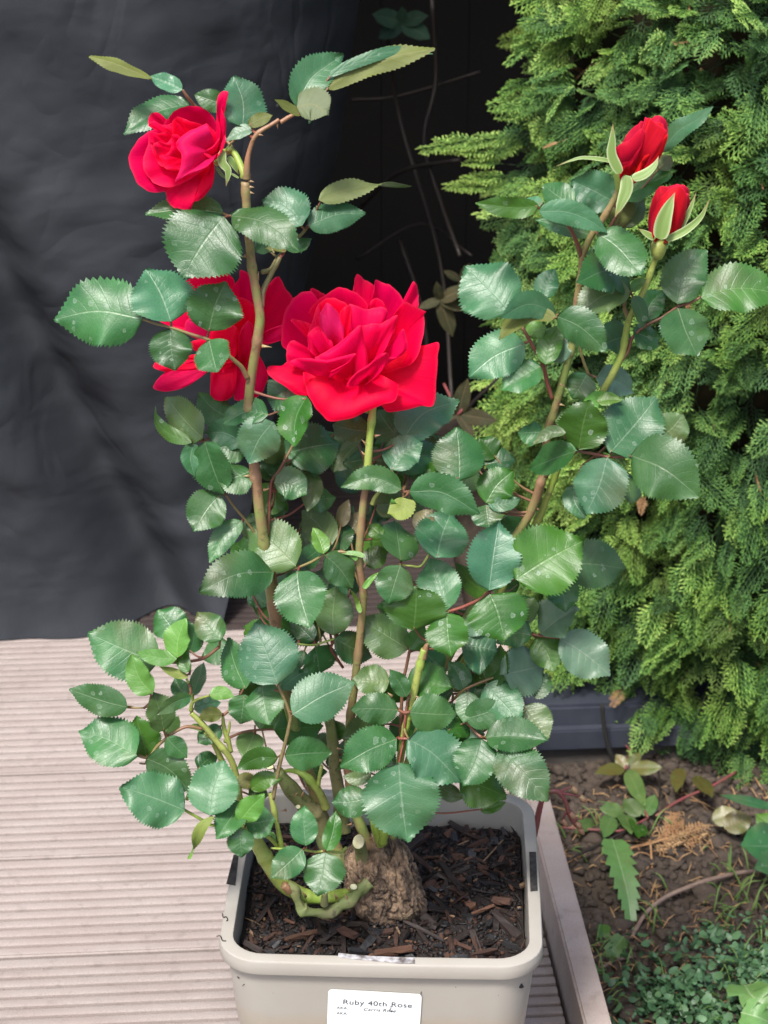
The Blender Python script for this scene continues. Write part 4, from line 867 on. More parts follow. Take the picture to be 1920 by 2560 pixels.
 ('E', [(320, 1160), (210, 1040), (88, 918)], 300, 1.6, 'b', dict(fold=.2)), ('E', [(500, 1092), (510, 1020), (554, 938)], 115, .4, 'b'), ('E', [(560, 1172), (420, 1120), (282, 1190)], 130, 2, 'b', dict(fold=.3)), ('E', [(562, 1188), (420, 1160), (330, 1225), (262, 1315)], 95, 2.8, 'r', dict(flip=True, fold=.3)),
 ('E', [(565, 1182), (690, 1240), (822, 1368)], 175, 3.6, 't', dict(fold=.25)), ('E', [(398, 1325), (240, 1390), (108, 1500)], 220, 1.6, 'b', dict(fold=.15)), ('E', [(480, 1442), (380, 1500), (275, 1560)], 150, 2, 't'), ('E', [(505, 1435), (530, 1320), (590, 1220)], 115, 2.4, 'k'), ('E', [(612, 1300), (570, 1370), (525, 1412)], 110, .6, 'p'),
 ('E', [(420, 1292), (450, 1260), (510, 1240)], 90, 1, 'y'), ('E', [(945, 1052), (800, 1080), (665, 1172)], 170, 2.6, 'o', dict(fold=.3)), ('E', [(945, 1045), (830, 950), (690, 1000)], 200, 1.8, 't', dict(fold=.3)), ('E', [(780, 758), (880, 830), (1008, 972)], 210, 3.2, 't', dict(fold=.15)),
 ('E', [(862, 590), (750, 530), (640, 480)], 200, .8, 'b', dict(fold=.3, n=(0, -.95, .2))), ('E', [(890, 580), (1010, 510), (1160, 440)], 125, -.4, 'k'), ('E', [(1100, 330), (1200, 220), (1290, 165), (1372, 92)], 90, -.2, 'b', dict(fold=.3)), ('E', [(1090, 420), (1130, 380), (1160, 350)], 80, -.6, 'r'),
 ('E', [(870, 720), (900, 640), (960, 560)], 110, -.3, 'r', dict(flip=True)), ('E', [(920, 722), (970, 640), (1000, 538)], 95, -.5, 'o'), ('E', [(655, 600), (570, 560), (488, 495)], 140, 3.4, 't'), ('E', [(470, 610), (350, 620), (143, 600)], 100, 3, 'k', dict(fold=.25)),
 ('E', [(490, 600), (440, 585), (390, 580)], 50, 3, 'b'), ('E', [(470, 640), (600, 640), (720, 680), (832, 748)], 120, 3.8, 'b', dict(fold=.3)), ('E', [(745, 765), (600, 720), (450, 678)], 95, 1.2, 't'), ('E', [(1020, 1210), (1050, 1120), (1120, 1045)], 130, .4, 't'),
 ('E', [(1190, 1120), (1230, 960), (1345, 832)], 205, 1.4, 't', dict(fold=.3)), ('E', [(1310, 1088), (1500, 1040), (1745, 1055)], 225, 1.4, 'k', dict(fold=.2)), ('E', [(1190, 1140), (1230, 1260), (1300, 1388)], 225, 1.4, 't', dict(fold=.15)), ('E', [(958, 1260), (1030, 1290), (1105, 1295)], 130, 1, 't'),
 ('E', [(950, 1055), (980, 1020), (1030, 990)], 50, 2.2, 'k'), ('E', [(960, 1080), (1000, 1150), (1016, 1245)], 70, 2.4, 't'), ('E', [(950, 1290), (880, 1300), (795, 1330)], 165, -.4, 't'), ('E', [(722, 1480), (690, 1540), (645, 1612)], 145, .4, 't'), ('E', [(768, 1500), (870, 1520), (965, 1580)], 135, .4, 'p'),
 ('E', [(700, 1650), (800, 1610), (905, 1610)], 75, 2, 'y'), ('E', [(700, 900), (830, 900), (930, 990)], 150, .2, 't'),
 # region F
 ('F', [(775, 530), (800, 380), (840, 240)], 275, 4, 'k', dict(fold=.15, n=(0, -.98, .05))), ('F', [(960, 550), (1100, 390), (1240, 215)], 335, 4, 'b', dict(fold=.2)), ('F', [(1250, 460), (1330, 400), (1395, 318)], 190, 1.6, 'o'), ('F', [(1085, 565), (1290, 650), (1485, 815)], 335, 5, 't', dict(fold=.12)),
 ('F', [(945, 578), (900, 740), (815, 912)], 290, 5, 'b', dict(fold=.18)), ('F', [(1040, 650), (1070, 740), (1090, 850)], 135, 2.4, 'o'), ('F', [(760, 540), (640, 580), (475, 645)], 160, 5, 't', dict(fold=.35)), ('F', [(700, 432), (610, 430), (495, 502)], 65, 5, 'o', dict(fold=.3)), ('F', [(560, 432), (490, 430), (412, 430)], 120, 1.4, 't'),
 ('F', [(700, 390), (670, 340), (640, 310)], 80, .8, 'o'), ('F', [(740, 740), (750, 840), (812, 940)], 115, 2.4, 'b'), ('F', [(430, 1560), (480, 1490), (520, 1425)], 95, 1.4, 'o'), ('F', [(880, 250), (950, 235), (1030, 235)], 65, 2.6, 'y'),
 # region J
 ('J', [(812, 520), (560, 420), (228, 272)], 440, 4, 't', dict(fold=.1)), ('J', [(965, 300), (900, 190), (808, 80)], 280, 2.6, 't'), ('J', [(1075, 440), (1110, 310), (1060, 180)], 150, 1.4, 't'), ('J', [(1335, 332), (1240, 220), (1138, 90)], 225, 2.4, 't'), ('J', [(972, 482), (980, 330), (1034, 150)], 185, 6, 'y', dict(fold=.3)),
 ('J', [(970, 490), (820, 480), (630, 432)], 125, 6, 'y', dict(fold=.35)), ('J', [(1060, 602), (1020, 490), (1045, 370)], 105, 6.2, 'k'), ('J', [(770, 775), (660, 650), (590, 450)], 190, 6, 'y', dict(fold=.3)), ('J', [(1062, 640), (940, 600), (826, 552)], 70, 6, 'y', dict(flip=True)),
 ('J', [(560, 890), (340, 830), (68, 745)], 230, 5, 't', dict(fold=.15)), ('J', [(860, 1090), (830, 930), (780, 765)], 225, 6, 'o', dict(fold=.15)), ('J', [(1090, 800), (950, 850), (806, 955)], 115, 7, 't', dict(fold=.3)), ('J', [(1100, 795), (1150, 650), (1190, 510)], 115, 3.8, 't'), ('J', [(1085, 800), (1000, 740), (950, 640)], 140, 3.8, 't'),
 ('J', [(1240, 792), (1340, 770), (1445, 802)], 105, 6, 'y', dict(fold=.2)), ('J', [(1110, 900), (1220, 870), (1335, 850)], 130, 3.6, 'b'), ('J', [(1345, 945), (1250, 950), (1150, 975)], 115, 3.6, 'r', dict(flip=True)), ('J', [(640, 1290), (400, 1160), (156, 1078)], 385, 7, 't', dict(fold=.25)),
 ('J', [(720, 1300), (680, 1140), (630, 970)], 285, 4.8, 'k'), ('J', [(885, 1112), (930, 1040), (985, 960)], 115, 4.6, 'y'), ('J', [(885, 1142), (960, 1220), (1052, 1312)], 160, 5.8, 't'), ('J', [(715, 1312), (900, 1400), (1075, 1585)], 275, 6, 't', dict(fold=.15)),
 ('J', [(1140, 1160), (1230, 1120), (1330, 1080)], 130, 2.6, 't'), ('J', [(1140, 1400), (1220, 1330), (1310, 1290)], 150, 3.6, 't'),
 # region K
 ('K', [(790, 832), (560, 740), (308, 650)], 380, 8, 'b', dict(fold=.1)), ('K', [(985, 872), (1010, 680), (1085, 452)], 340, 8, 'b', dict(fold=.2)), ('K', [(1012, 878), (920, 960), (870, 1060), (830, 1205)], 95, 8.5, 'y', dict(rolls=(0, U(160)), prof=(.6, .35))), ('K', [(1200, 920), (1290, 810), (1392, 718)], 165, 7.6, 'y', dict(fold=.2, n=(0, -.95, .2))),
 ('K', [(1200, 965), (1210, 1070), (1222, 1190)], 185, 7.8, 't'), ('K', [(1212, 770), (1130, 900), (1030, 1042)], 205, 6, 't'), ('K', [(1250, 940), (1360, 920), (1472, 900)], 225, 6, 't'), ('K', [(1062, 200), (980, 260), (885, 320)], 125, 3, 't'), ('K', [(1200, 645), (1260, 610), (1330, 650)], 120, 5, 'o'), ('K', [(1290, 672), (1400, 600), (1512, 600)], 130, 5, 'k'),
 ('K', [(1270, 720), (1340, 700), (1420, 720)], 110, 4.4, 'o'),
 # region N
 ('N', [(545, 545), (530, 380), (532, 212)], 205, 8, 't'), ('N', [(720, 590), (770, 430), (800, 255)], 135, 8, 'k', dict(fold=.3)), ('N', [(520, 575), (400, 690), (258, 815)], 225, 9, 't', dict(fold=.1)), ('N', [(710, 600), (690, 760), (635, 955)], 315, 9, 't', dict(fold=.15)), ('N', [(1062, 150), (910, 180), (758, 182)], 245, 6, 't'),
]
for e in LV:
    reg, pts, w_, d, mt = e[:5]; k = dict(e[5]) if len(e) > 5 else {}
    add_leaf(reg, pts, w_, d, mt, **k)
# shaded inner leaves seen only in glimpses between the others
for i in range(105):
    x = rng.uniform(560, 1330); y = rng.uniform(1080, 1930)
    lo, hi = np.interp(y, [1080, 1300, 1500, 1700, 1930], [620, 640, 560, 560, 700]), np.interp(y, [1080, 1300, 1500, 1700, 1930], [1230, 1330, 1370, 1330, 1150])
    if not lo < x < hi: continue
    a = rng.uniform(0, 6.28); L = rng.uniform(60, 110)
    add_leaf('X', [(x, y), (x+L*math.cos(a), y+L*math.sin(a)*.8)], L*.75, -rng.uniform(1.5, 6), rng.choice('ttokk'), jit=.5)

# ------------------------------------------------------------------ blooms
def petal(reg, rim, dr, root, bulge, parent, mat='petal', spread=.16, roll=.0035, cup=.0, name='petal', seed=0, nt_=16, curl=1.0):
    s_ = REG[reg][2]
    rp = [P(*tr(reg, x, y), 0) for x, y in rim]
    nR = len(rim); dd = np.interp(np.linspace(0, 1, nR), np.linspace(0, 1, len(dr)), dr) if not np.isscalar(dr) else np.full(nR, dr)
    rp = [P(*tr(reg, x, y), d) for (x, y), d in zip(rim, dd)]
    Rm = np.array(catmull(rp, 7)); ns = len(Rm); mean = Rm.mean(0)
    ro = P(*tr(reg, root[0], root[1]), root[2]); vw = VIEW(mean)
    r = np.random.RandomState(seed+3); ph = r.rand(3)*6.28
    V = []; UV = []
    for i in range(ns):
        s = i/(ns-1); rs = ro + (Rm[i]-mean)*spread
        for j in range(nt_+1):
            t_ = j/nt_; tt = t_**.9
            p = rs + (Rm[i]-rs)*tt
            p = p + vw*(bulge*math.sin(PI*min(1, t_**.85)) + cup*(1-(2*s-1)**2)*math.sin(PI*.5*t_) )
            # thin edge rolls back
            if t_ > .82: p = p - vw*roll*((t_-.82)/.18)**2*curl*(.6+.8*math.sin(s*5+ph[0])**2)
            p = p + vw*.0011*math.sin(s*8+ph[1])*t_**2 + vw*.0007*math.sin(s*17+ph[2])*t_**3
            k_ = noise.noise(Vector((s*6+ph[0]*3, t_*1.5, ph[2])))
            p = p + vw*.0020*k_*t_ + unit(Rm[i]-rs)*.0009*noise.noise(Vector((s*14, ph[1]*5, 0)))*t_**4
            V.append(p); UV.append((s, t_))
    m = nt_+1; Fc = []
    for i in range(ns-1):
        for j in range(nt_): Fc.append((i*m+j, (i+1)*m+j, (i+1)*m+j+1, i*m+j+1))
    return obj(name, V, Fc, M[mat], parent, uvs=UV)
def receptacle(name, x, y, d, rx, rz, mat, parent, label=None):
    bm = bmesh.new(); bmesh.ops.create_uvsphere(bm, u_segments=16, v_segments=10, radius=1)
    c = P(x, y, d); V = [c+np.array([v.co.x*rx, v.co.y*rx, v.co.z*rz*(1-.25*v.co.z)])*PXM for v in bm.verts]; Fc = [tuple(q_.index for q_ in f.verts) for f in bm.faces]; bm.free()
    o = obj(name, V, Fc, M[mat], parent)
    if label: o['label'] = label
    return o
# --- large front bloom
f3 = receptacle('bloom', *tr('D', 880, 1120), -.6, 24, 22, 'stem_green', rose, 'large wide-open red bloom in the middle')
RT = (850, 985, -1.0)
T3 = [
 ([(470, 470), (480, 380), (492, 332), (560, 362), (620, 395)], [-3, -3.4, -3], (650, 760, -2.4), -.004, 'petal'),
 ([(770, 400), (785, 320), (795, 258), (816, 234), (852, 268), (905, 295), (932, 345), (925, 395), (890, 440)], [-2.8, -3.4, -3.0], (830, 800, -2), -.003, 'petal'),
 ([(1120, 430), (1150, 370), (1200, 286), (1230, 340), (1236, 400), (1232, 465), (1190, 490)], [-3, -3.6, -3.0], (950, 860, -2), -.003, 'petal'),
 ([(905, 420), (930, 350), (930, 285), (955, 278), (1000, 297), (1045, 312), (1100, 368), (1145, 450), (1150, 530), (1120, 600)], [-1.8, -2.4, -1.6], (890, 860, -1.6), -.010, 'petal'),
 ([(330, 765), (286, 720), (290, 610), (310, 510), (350, 430), (410, 375), (485, 350), (530, 400), (540, 440)], [.2, -.8, -1.6], (760, 900, -1.2), -.010, 'petal'),
 ([(470, 500), (520, 430), (600, 370), (690, 325), (760, 345), (825, 375), (875, 440), (885, 500)], [-.6, -1.4, -.8], (760, 830, -1.4), -.008, 'petal'),
 ([(880, 470), (915, 410), (960, 405), (1005, 450), (1020, 500)], [-1.0, -1.4, -1.0], (850, 800, -1.2), -.006, 'petal'),
 # right wing
 ([(1060, 520), (1130, 430), (1200, 455), (1282, 492), (1268, 520), (1276, 590), (1262, 690), (1230, 790), (1170, 865), (1040, 890)], [-.4, -.9, -.6, .5, 1.0], (900, 930, -.8), -.006, 'petal'),
 # lower right, spread out
 ([(1235, 730), (1300, 722), (1376, 711), (1366, 830), (1352, 970), (1340, 1140), (1260, 1150), (1180, 1165), (1025, 1190), (975, 1120)], [-1, -.8, .4, 1.4, 1.0], (860, 900, -.8), .004, 'petal'),
 # lower left
 ([(335, 830), (280, 870), (215, 868), (185, 885), (205, 940), (300, 1010), (428, 1088), (470, 1050), (480, 960)], [-.2, .4, 1.6, 1.8], (700, 900, -.9), .004, 'petal'),
 # lower middle tongue
 ([(436, 915), (448, 1000), (480, 1090), (540, 1180), (612, 1252), (730, 1245), (870, 1190), (985, 1140), (1080, 1100), (1100, 1000)], [1.2, 2.4, 3.4, 3.0, 1.6], (800, 890, -.8), .010, 'petal'),
 ([(330, 850), (318, 780), (335, 720), (372, 694), (430, 725), (500, 775), (560, 820)], [1.6, 1.2, .8], (700, 890, -.4), .004, 'petal'),
 # heart of the bloom
 ([(350, 560), (365, 545), (400, 552), (445, 562), (495, 590), (500, 640)], [1.0, .6], (640, 850, -.6), .004, 'petal'),
 ([(740, 520), (755, 445), (790, 452), (860, 478), (930, 468), (1005, 470), (1020, 520), (975, 590), (880, 620)], [1.0, .4, .6], (840, 850, -.2), .008, 'petal'),
 ([(500, 700), (495, 600), (520, 490), (560, 425), (610, 400), (690, 415), (750, 460), (780, 540), (770, 620)], [1.0, .2, .8], (680, 850, -.4), -.002, 'petal'),
 ([(470, 760), (468, 650), (500, 560), (530, 470), (545, 440)], [1.5, .8], (640, 880, 0), .006, 'petal'),
 ([(690, 620), (690, 510), (705, 480), (745, 450), (775, 470), (770, 560), (745, 640)], [1.2, 1.0], (710, 820, .2), .006, 'petal'),
 ([(548, 610), (550, 520), (575, 470), (605, 432), (660, 480), (695, 530), (722, 610), (724, 665)], [1.5, 1.2, 1.5], (670, 800, .4), .010, 'petal_pink'),
 ([(465, 660), (480, 640), (520, 600), (552, 606), (580, 650), (620, 690), (645, 722), (600, 790)], [2.2, 1.9, 2.0], (640, 880, .6), .006, 'petal'),
 ([(1000, 800), (1030, 740), (1085, 665), (1130, 615), (1152, 690), (1150, 760), (1110, 800), (1035, 808)], [1.5, 1.4, 1.7], (920, 900, 0), .005, 'petal'),
 ([(845, 590), (900, 580), (975, 575), (1030, 548), (1085, 520), (1075, 600), (1050, 680), (1000, 765), (890, 860)], [2.0, 1.4, 2.0], (850, 930, .2), .008, 'petal'),
 ([(515, 815), (560, 790), (620, 755), (700, 700), (770, 635), (832, 588), (850, 640), (868, 740), (885, 860), (860, 900)], [2.7, 2.6, 2.2, 2.4], (760, 950, .6), .008, 'petal'),
 ([(340, 850), (375, 822), (440, 815), (520, 822), (600, 828), (700, 805), (795, 786), (780, 820), (720, 860), (630, 905)], [2.8, 3.1, 3.3], (600, 960, 1.0), .006, 'petal'),
 ([(735, 1015), (750, 975), (800, 920), (890, 860), (960, 795), (1005, 780), (1028, 792), (1012, 860), (960, 930), (870, 1000)], [3.4, 3.6, 3.2], (860, 985, 1.2), .006, 'petal'),
]
for i, (rm, dr, ro, bl, mt) in enumerate(T3): petal('D', rm, [x+.9 for x in dr], (ro[0], ro[1], ro[2]+.9), bl, f3, mt, seed=i, roll=.0022)
# --- upper left bloom
f1 = receptacle('bloom', *tr('A', 1225, 850), -.2, 20, 20, 'stem_green', rose, 'red bloom at the top left turned sideways')
T1 = [
 ([(750, 650), (750, 600), (775, 560), (820, 558), (868, 600), (900, 640)], [-1.2, -1.6], (1050, 820, -1.8), -.003, 'petal'),
 ([(880, 620), (915, 555), (1000, 517), (1080, 512), (1150, 540), (1205, 600), (1243, 680), (1245, 740)], [-.8, -1.4, -1], (1140, 850, -1.6), -.010, 'petal'),
 ([(880, 600), (830, 655), (770, 680), (700, 722), (640, 800), (613, 885), (633, 965), (690, 1058), (765, 1106), (860, 1106), (970, 1060)], [-1, -.6, .6, .8], (1110, 860, -1.6), -.004, 'petal'),
 ([(865, 1100), (885, 1170), (920, 1212), (970, 1224), (1035, 1234), (1052, 1190), (1070, 1130), (1130, 1040), (1170, 960)], [.4, .8, .9], (1170, 870, -1.0), .006, 'petal'),
 ([(1060, 1178), (1110, 1160), (1160, 1110), (1195, 1050), (1208, 960), (1195, 905), (1240, 860), (1262, 830)], [1.2, 1.3, .8], (1190, 850, -.6), .005, 'petal'),
 ([(750, 700), (745, 780), (715, 870), (715, 940), (745, 1000), (800, 1050), (900, 1074), (1010, 1035), (1120, 962)], [-.2, .8, 1.4], (1120, 860, -1.0), -.002, 'petal'),
 ([(755, 640), (762, 622), (795, 618), (840, 640), (885, 640), (925, 608), (940, 590)], [-.1, -.3], (1060, 820, -1.2), .002, 'petal'),
 ([(755, 700), (770, 690), (820, 700), (870, 690), (920, 700), (960, 760)], [.2, .1], (1060, 860, -.9), -.002, 'petal'),
 ([(760, 760), (770, 800), (790, 860), (830, 920), (890, 950), (965, 968)], [.6, 1.0], (1060, 850, -1.2), -.001, 'petal'),
 ([(915, 690), (918, 620), (940, 592), (965, 588), (1030, 612), (1115, 640), (1150, 660)], [.0, -.3, -.2], (1080, 820, -.9), -.003, 'petal'),
 ([(785, 775), (820, 757), (875, 768), (905, 740), (915, 712), (960, 715), (1000, 760)], [1.3, 1.2], (1040, 870, -.3), .003, 'petal'),
 ([(785, 775), (800, 830), (840, 880), (860, 930), (900, 955), (970, 960)], [1.9, 2.0], (1040, 860, .4), .002, 'petal'),
 ([(905, 735), (905, 800), (870, 850), (880, 842), (930, 800), (950, 760)], [2.4, 2.3], (1030, 880, .9), .002, 'petal'),
 ([(1150, 632), (1080, 665), (1010, 695), (945, 760), (945, 800), (978, 855), (965, 950), (935, 1035), (1000, 1000), (1120, 955), (1190, 900)], [1.2, 2.2, 3.0, 3.2, 2.6], (1200, 820, .2), .008, 'petal_pink'),
 ([(1150, 632), (1200, 680), (1240, 720), (1240, 760), (1170, 800), (1125, 825)], [.5, .8, 1.2], (1210, 840, -.2), .004, 'petal'),
 ([(1125, 825), (1190, 790), (1235, 740), (1250, 690), (1230, 600), (1222, 500), (1232, 440), (1262, 405), (1300, 415), (1292, 450), (1258, 490), (1258, 545), (1284, 610), (1284, 700), (1262, 790), (1240, 850)], [1.4, 1.2, .8, .4, .8, 1.0], (1215, 850, 0), .002, 'petal'),
 ([(1120, 830), (1180, 880), (1240, 850), (1280, 770), (1284, 700)], [1.8, 1.5, 1], (1215, 850, .2), .003, 'petal_pink'),
]
for i, (rm, dr, ro, bl, mt) in enumerate(T1): petal('A', rm, [x+1.6 for x in dr], (ro[0], ro[1], ro[2]+1.6), bl, f1, mt, seed=40+i, roll=.0020)
# --- bloom behind the tall cane
f2 = receptacle('bloom', *tr('C', 1400, 900), -6.0, 20, 20, 'stem_green', rose, 'red bloom half hidden behind the tall left cane')
T2 = [
 ([(1090, 520), (1050, 400), (1007, 290), (1130, 240), (1262, 210), (1300, 228), (1345, 290), (1330, 400)], [-5, -5.6], (1350, 760, -5.6), -.008, 'petal'),
 ([(1330, 330), (1378, 260), (1382, 210), (1432, 222), (1500, 285), (1530, 350), (1530, 450)], [-5, -5.4], (1390, 760, -5.4), -.006, 'petal'),
 ([(1540, 460), (1570, 330), (1622, 262), (1660, 262), (1700, 340), (1748, 400), (1738, 520), (1690, 620)], [-4.4, -5], (1400, 780, -5.2), -.006, 'petal'),
 ([(1520, 650), (1600, 610), (1740, 570), (1700, 650), (1672, 692), (1580, 706), (1520, 680)], [-3.6, -3.4], (1380, 780, -4.8), .003, 'petal'),
 ([(1150, 660), (1000, 610), (828, 565), (920, 520), (985, 410), (1040, 420), (1150, 500)], [-4, -4.6, -5], (1330, 780, -5.2), .003, 'petal'),
 ([(1160, 790), (1010, 832), (850, 822), (784, 862), (800, 892), (900, 915), (1060, 900), (1160, 860)], [-4, -3.4], (1330, 760, -5), .003, 'petal'),
 ([(1150, 850), (980, 860), (870, 905), (800, 980), (781, 1022), (830, 1045), (930, 1040), (1040, 1000), (1118, 930), (1160, 870)], [-4, -3.0, -3.4], (1330, 770, -5), .004, 'petal'),
 ([(1190, 850), (1178, 960), (1182, 1080), (1250, 1114), (1325, 1085), (1362, 980), (1355, 860)], [-3.4, -2.6, -3], (1330, 760, -5), .006, 'petal'),
 ([(1335, 850), (1350, 1000), (1340, 1095), (1400, 1118), (1480, 1105), (1550, 1030), (1575, 930), (1520, 800)], [-3.6, -3, -3.2], (1380, 760, -5), .006, 'petal'),
 ([(1100, 700), (1150, 560), (1250, 440), (1400, 400), (1500, 480), (1540, 600), (1530, 750), (1450, 850)], [-3.8, -4.2, -3.8], (1340, 860, -5), -.006, 'petal'),
 ([(1000, 640), (1010, 560), (1080, 520), (1180, 600), (1190, 700), (1100, 740)], [-3.4, -3.6], (1290, 760, -4.6), .004, 'petal_pink'),
 ([(1160, 700), (1200, 600), (1330, 585), (1372, 640), (1370, 780), (1300, 830)], [-3, -3.2], (1270, 860, -4.4), .006, 'petal'),
 ([(1370, 800), (1380, 640), (1440, 560), (1490, 640), (1490, 780), (1430, 850)], [-2.9, -3.3], (1390, 880, -4.4), .006, 'petal'),
 ([(1060, 760), (1050, 700), (1180, 690), (1290, 760), (1340, 830), (1200, 860)], [-2.8, -3.0], (1290, 880, -4.2), .005, 'petal'),
]
for i, (rm, dr, ro, bl, mt) in enumerate(T2): petal('C', rm, dr, ro, bl, f2, mt, seed=80+i, roll=.0022)
# --- buds
b1 = receptacle('bud', *tr('E', 892, 460), 2.2, 13, 30, 'stem_green', rose, 'upper red bud with long pale sepals')
TB1 = [
 ([(885, 330), (905, 280), (940, 225), (1000, 175), (1040, 170)], [1.2, .8], (950, 455, 1.6), .003, 'petal_bud'),
 ([(1000, 250), (1018, 190), (1022, 150), (1052, 158), (1075, 145), (1110, 142), (1136, 190), (1140, 240), (1115, 320)], [1.8, 1.2, 1.6], (960, 455, 1.6), .008, 'petal_bud'),
 ([(1020, 200), (1035, 155), (1062, 165), (1085, 180), (1105, 175), (1130, 215)], [2.4, 2.2], (970, 430, 2.2), .006, 'petal_bud'),
 ([(885, 420), (930, 330), (985, 300), (1020, 210), (1048, 160), (1075, 180), (1128, 215), (1138, 250), (1105, 330), (1070, 410), (1000, 455)], [2.0, 2.8, 2.6, 1.8], (945, 468, 1.8), .009, 'petal_bud'),
 ([(1000, 450), (1010, 400), (1030, 330), (1090, 285), (1139, 240), (1120, 320), (1085, 390), (1050, 440)], [3.0, 2.4], (965, 468, 2.2), .006, 'petal_bud'),
 ([(880, 375), (872, 330), (878, 300), (940, 268), (1000, 212), (1022, 240), (1000, 295), (950, 335), (890, 352)], [2.8, 3.4, 2.8], (940, 440, 2.2), .004, 'petal_bud'),
]
for i, (rm, dr, ro, bl, mt) in enumerate(TB1): petal('E', rm, dr, ro, bl, b1, mt, seed=120+i, roll=.001, spread=.3)
b2 = receptacle('bud', *tr('E', 1092, 825), 2.2, 18, 24, 'stem_green', rose, 'lower red bud on the bright green right-hand stem')
TB2 = [
 ([(1110, 560), (1130, 520), (1160, 503), (1205, 498), (1246, 518), (1248, 570)], [1.4, 1.2], (1115, 770, 1.8), .006, 'petal_bud'),
 ([(1040, 740), (1038, 690), (1050, 610), (1080, 530), (1112, 508), (1150, 525), (1150, 600)], [1.8, 1.9, 1.8], (1110, 775, 1.8), .008, 'petal_bud'),
 ([(1190, 600), (1235, 545), (1253, 570), (1250, 620), (1230, 690), (1200, 755), (1150, 775)], [1.8, 1.8], (1120, 775, 1.9), .008, 'petal_bud'),
 ([(1050, 740), (1060, 660), (1085, 600), (1120, 550), (1170, 512), (1215, 512), (1240, 560), (1235, 640), (1215, 720), (1170, 770)], [2.4, 2.9, 2.7, 2.2], (1112, 780, 2.0), .010, 'petal_bud'),
]
for i, (rm, dr, ro, bl, mt) in enumerate(TB2): petal('E', rm, dr, ro, bl, b2, mt, seed=140+i, roll=.001, spread=.3)
t = NT('sepal'); uv = t.n('UVMap').outputs[0]; sep = t.n('SeparateXYZ'); t.put(sep.inputs[0], uv)
ev = t.math('ABSOLUTE', t.math('MULTIPLY', t.math('SUBTRACT', sep.outputs[1], .5), 2.0))
col = t.mix(t.ramp(ev, [(.62, 0.0), (.95, 1.0)]), (.14, .22, .05), (.34, .40, .20)); M['sepal'] = t.set(Base_Color=t.mix(t.ramp(sep.outputs[0], [(.75, 0.0), (1, .7)]), col, (.30, .13, .07)), Roughness=.55)
SK = dict(serr=0, stalk_=False, name='sepal', prof=(.30, .9), rib=0, wave=.02, jit=0)
for (reg, pts, w_, d, par, dt) in (
        ('E', [(895, 445), (850, 350), (852, 270), (856, 182)], 50, 4.0, b1, -.4), ('E', [(880, 415), (840, 382), (710, 362), (640, 372), (555, 398)], 20, 3.0, b1, .4), ('E', [(925, 452), (925, 520), (900, 590), (865, 672)], 62, 3.6, b1, .8),
        ('E', [(955, 470), (1020, 445), (1070, 400), (1092, 350)], 45, 4.2, b1, -.6), ('E', [(880, 440), (900, 300), (885, 270)], 30, 1.0, b1, 0),
        ('E', [(1098, 785), (1120, 680), (1150, 600), (1178, 540)], 78, 4.2, b2, -.4), ('E', [(1130, 790), (1230, 740), (1310, 670), (1356, 575)], 38, 3.6, b2, 0), ('E', [(1185, 770), (1230, 680), (1262, 610), (1288, 535)], 28, 2.4, b2, -.4), ('E', [(1075, 780), (1030, 755), (988, 728)], 32, 3, b2, 0),
        ('A', [(1262, 815), (1260, 900), (1300, 960), (1285, 1070)], 55, 2.6, f1, .4), ('A', [(1215, 930), (1260, 990), (1325, 1030)], 20, 2, f1, 0), ('A', [(1290, 820), (1310, 790), (1320, 765)], 25, 2, f1, 0),
        ('A', [(1300, 860), (1340, 920), (1375, 985)], 40, 2.2, rose, 0), ('A', [(1375, 1010), (1320, 980), (1255, 960)], 14, 2.2, rose, 0)):
    add_leaf(reg, pts, w_, d, 'sepal', parent=par, dt=dt, **SK)
for (reg, pts, w_) in (('H', [(205, 1130), (120, 1105), (0, 1100)], 40), ('H', [(195, 1400), (250, 1330), (320, 1260)], 45), ('H', [(170, 1600), (130, 1480), (85, 1400)], 40), ('J', [(1190, 1075), (1120, 1050), (1055, 1060)], 50), ('K', [(1400, 1040), (1450, 1010), (1480, 1080)], 30), ('G', [(1470, 830), (1430, 790), (1340, 765)], 45)):
    add_leaf(reg, pts, w_, 3.6, 'y', serr=0, stalk_=False, name='stipule', prof=(.3, .7))
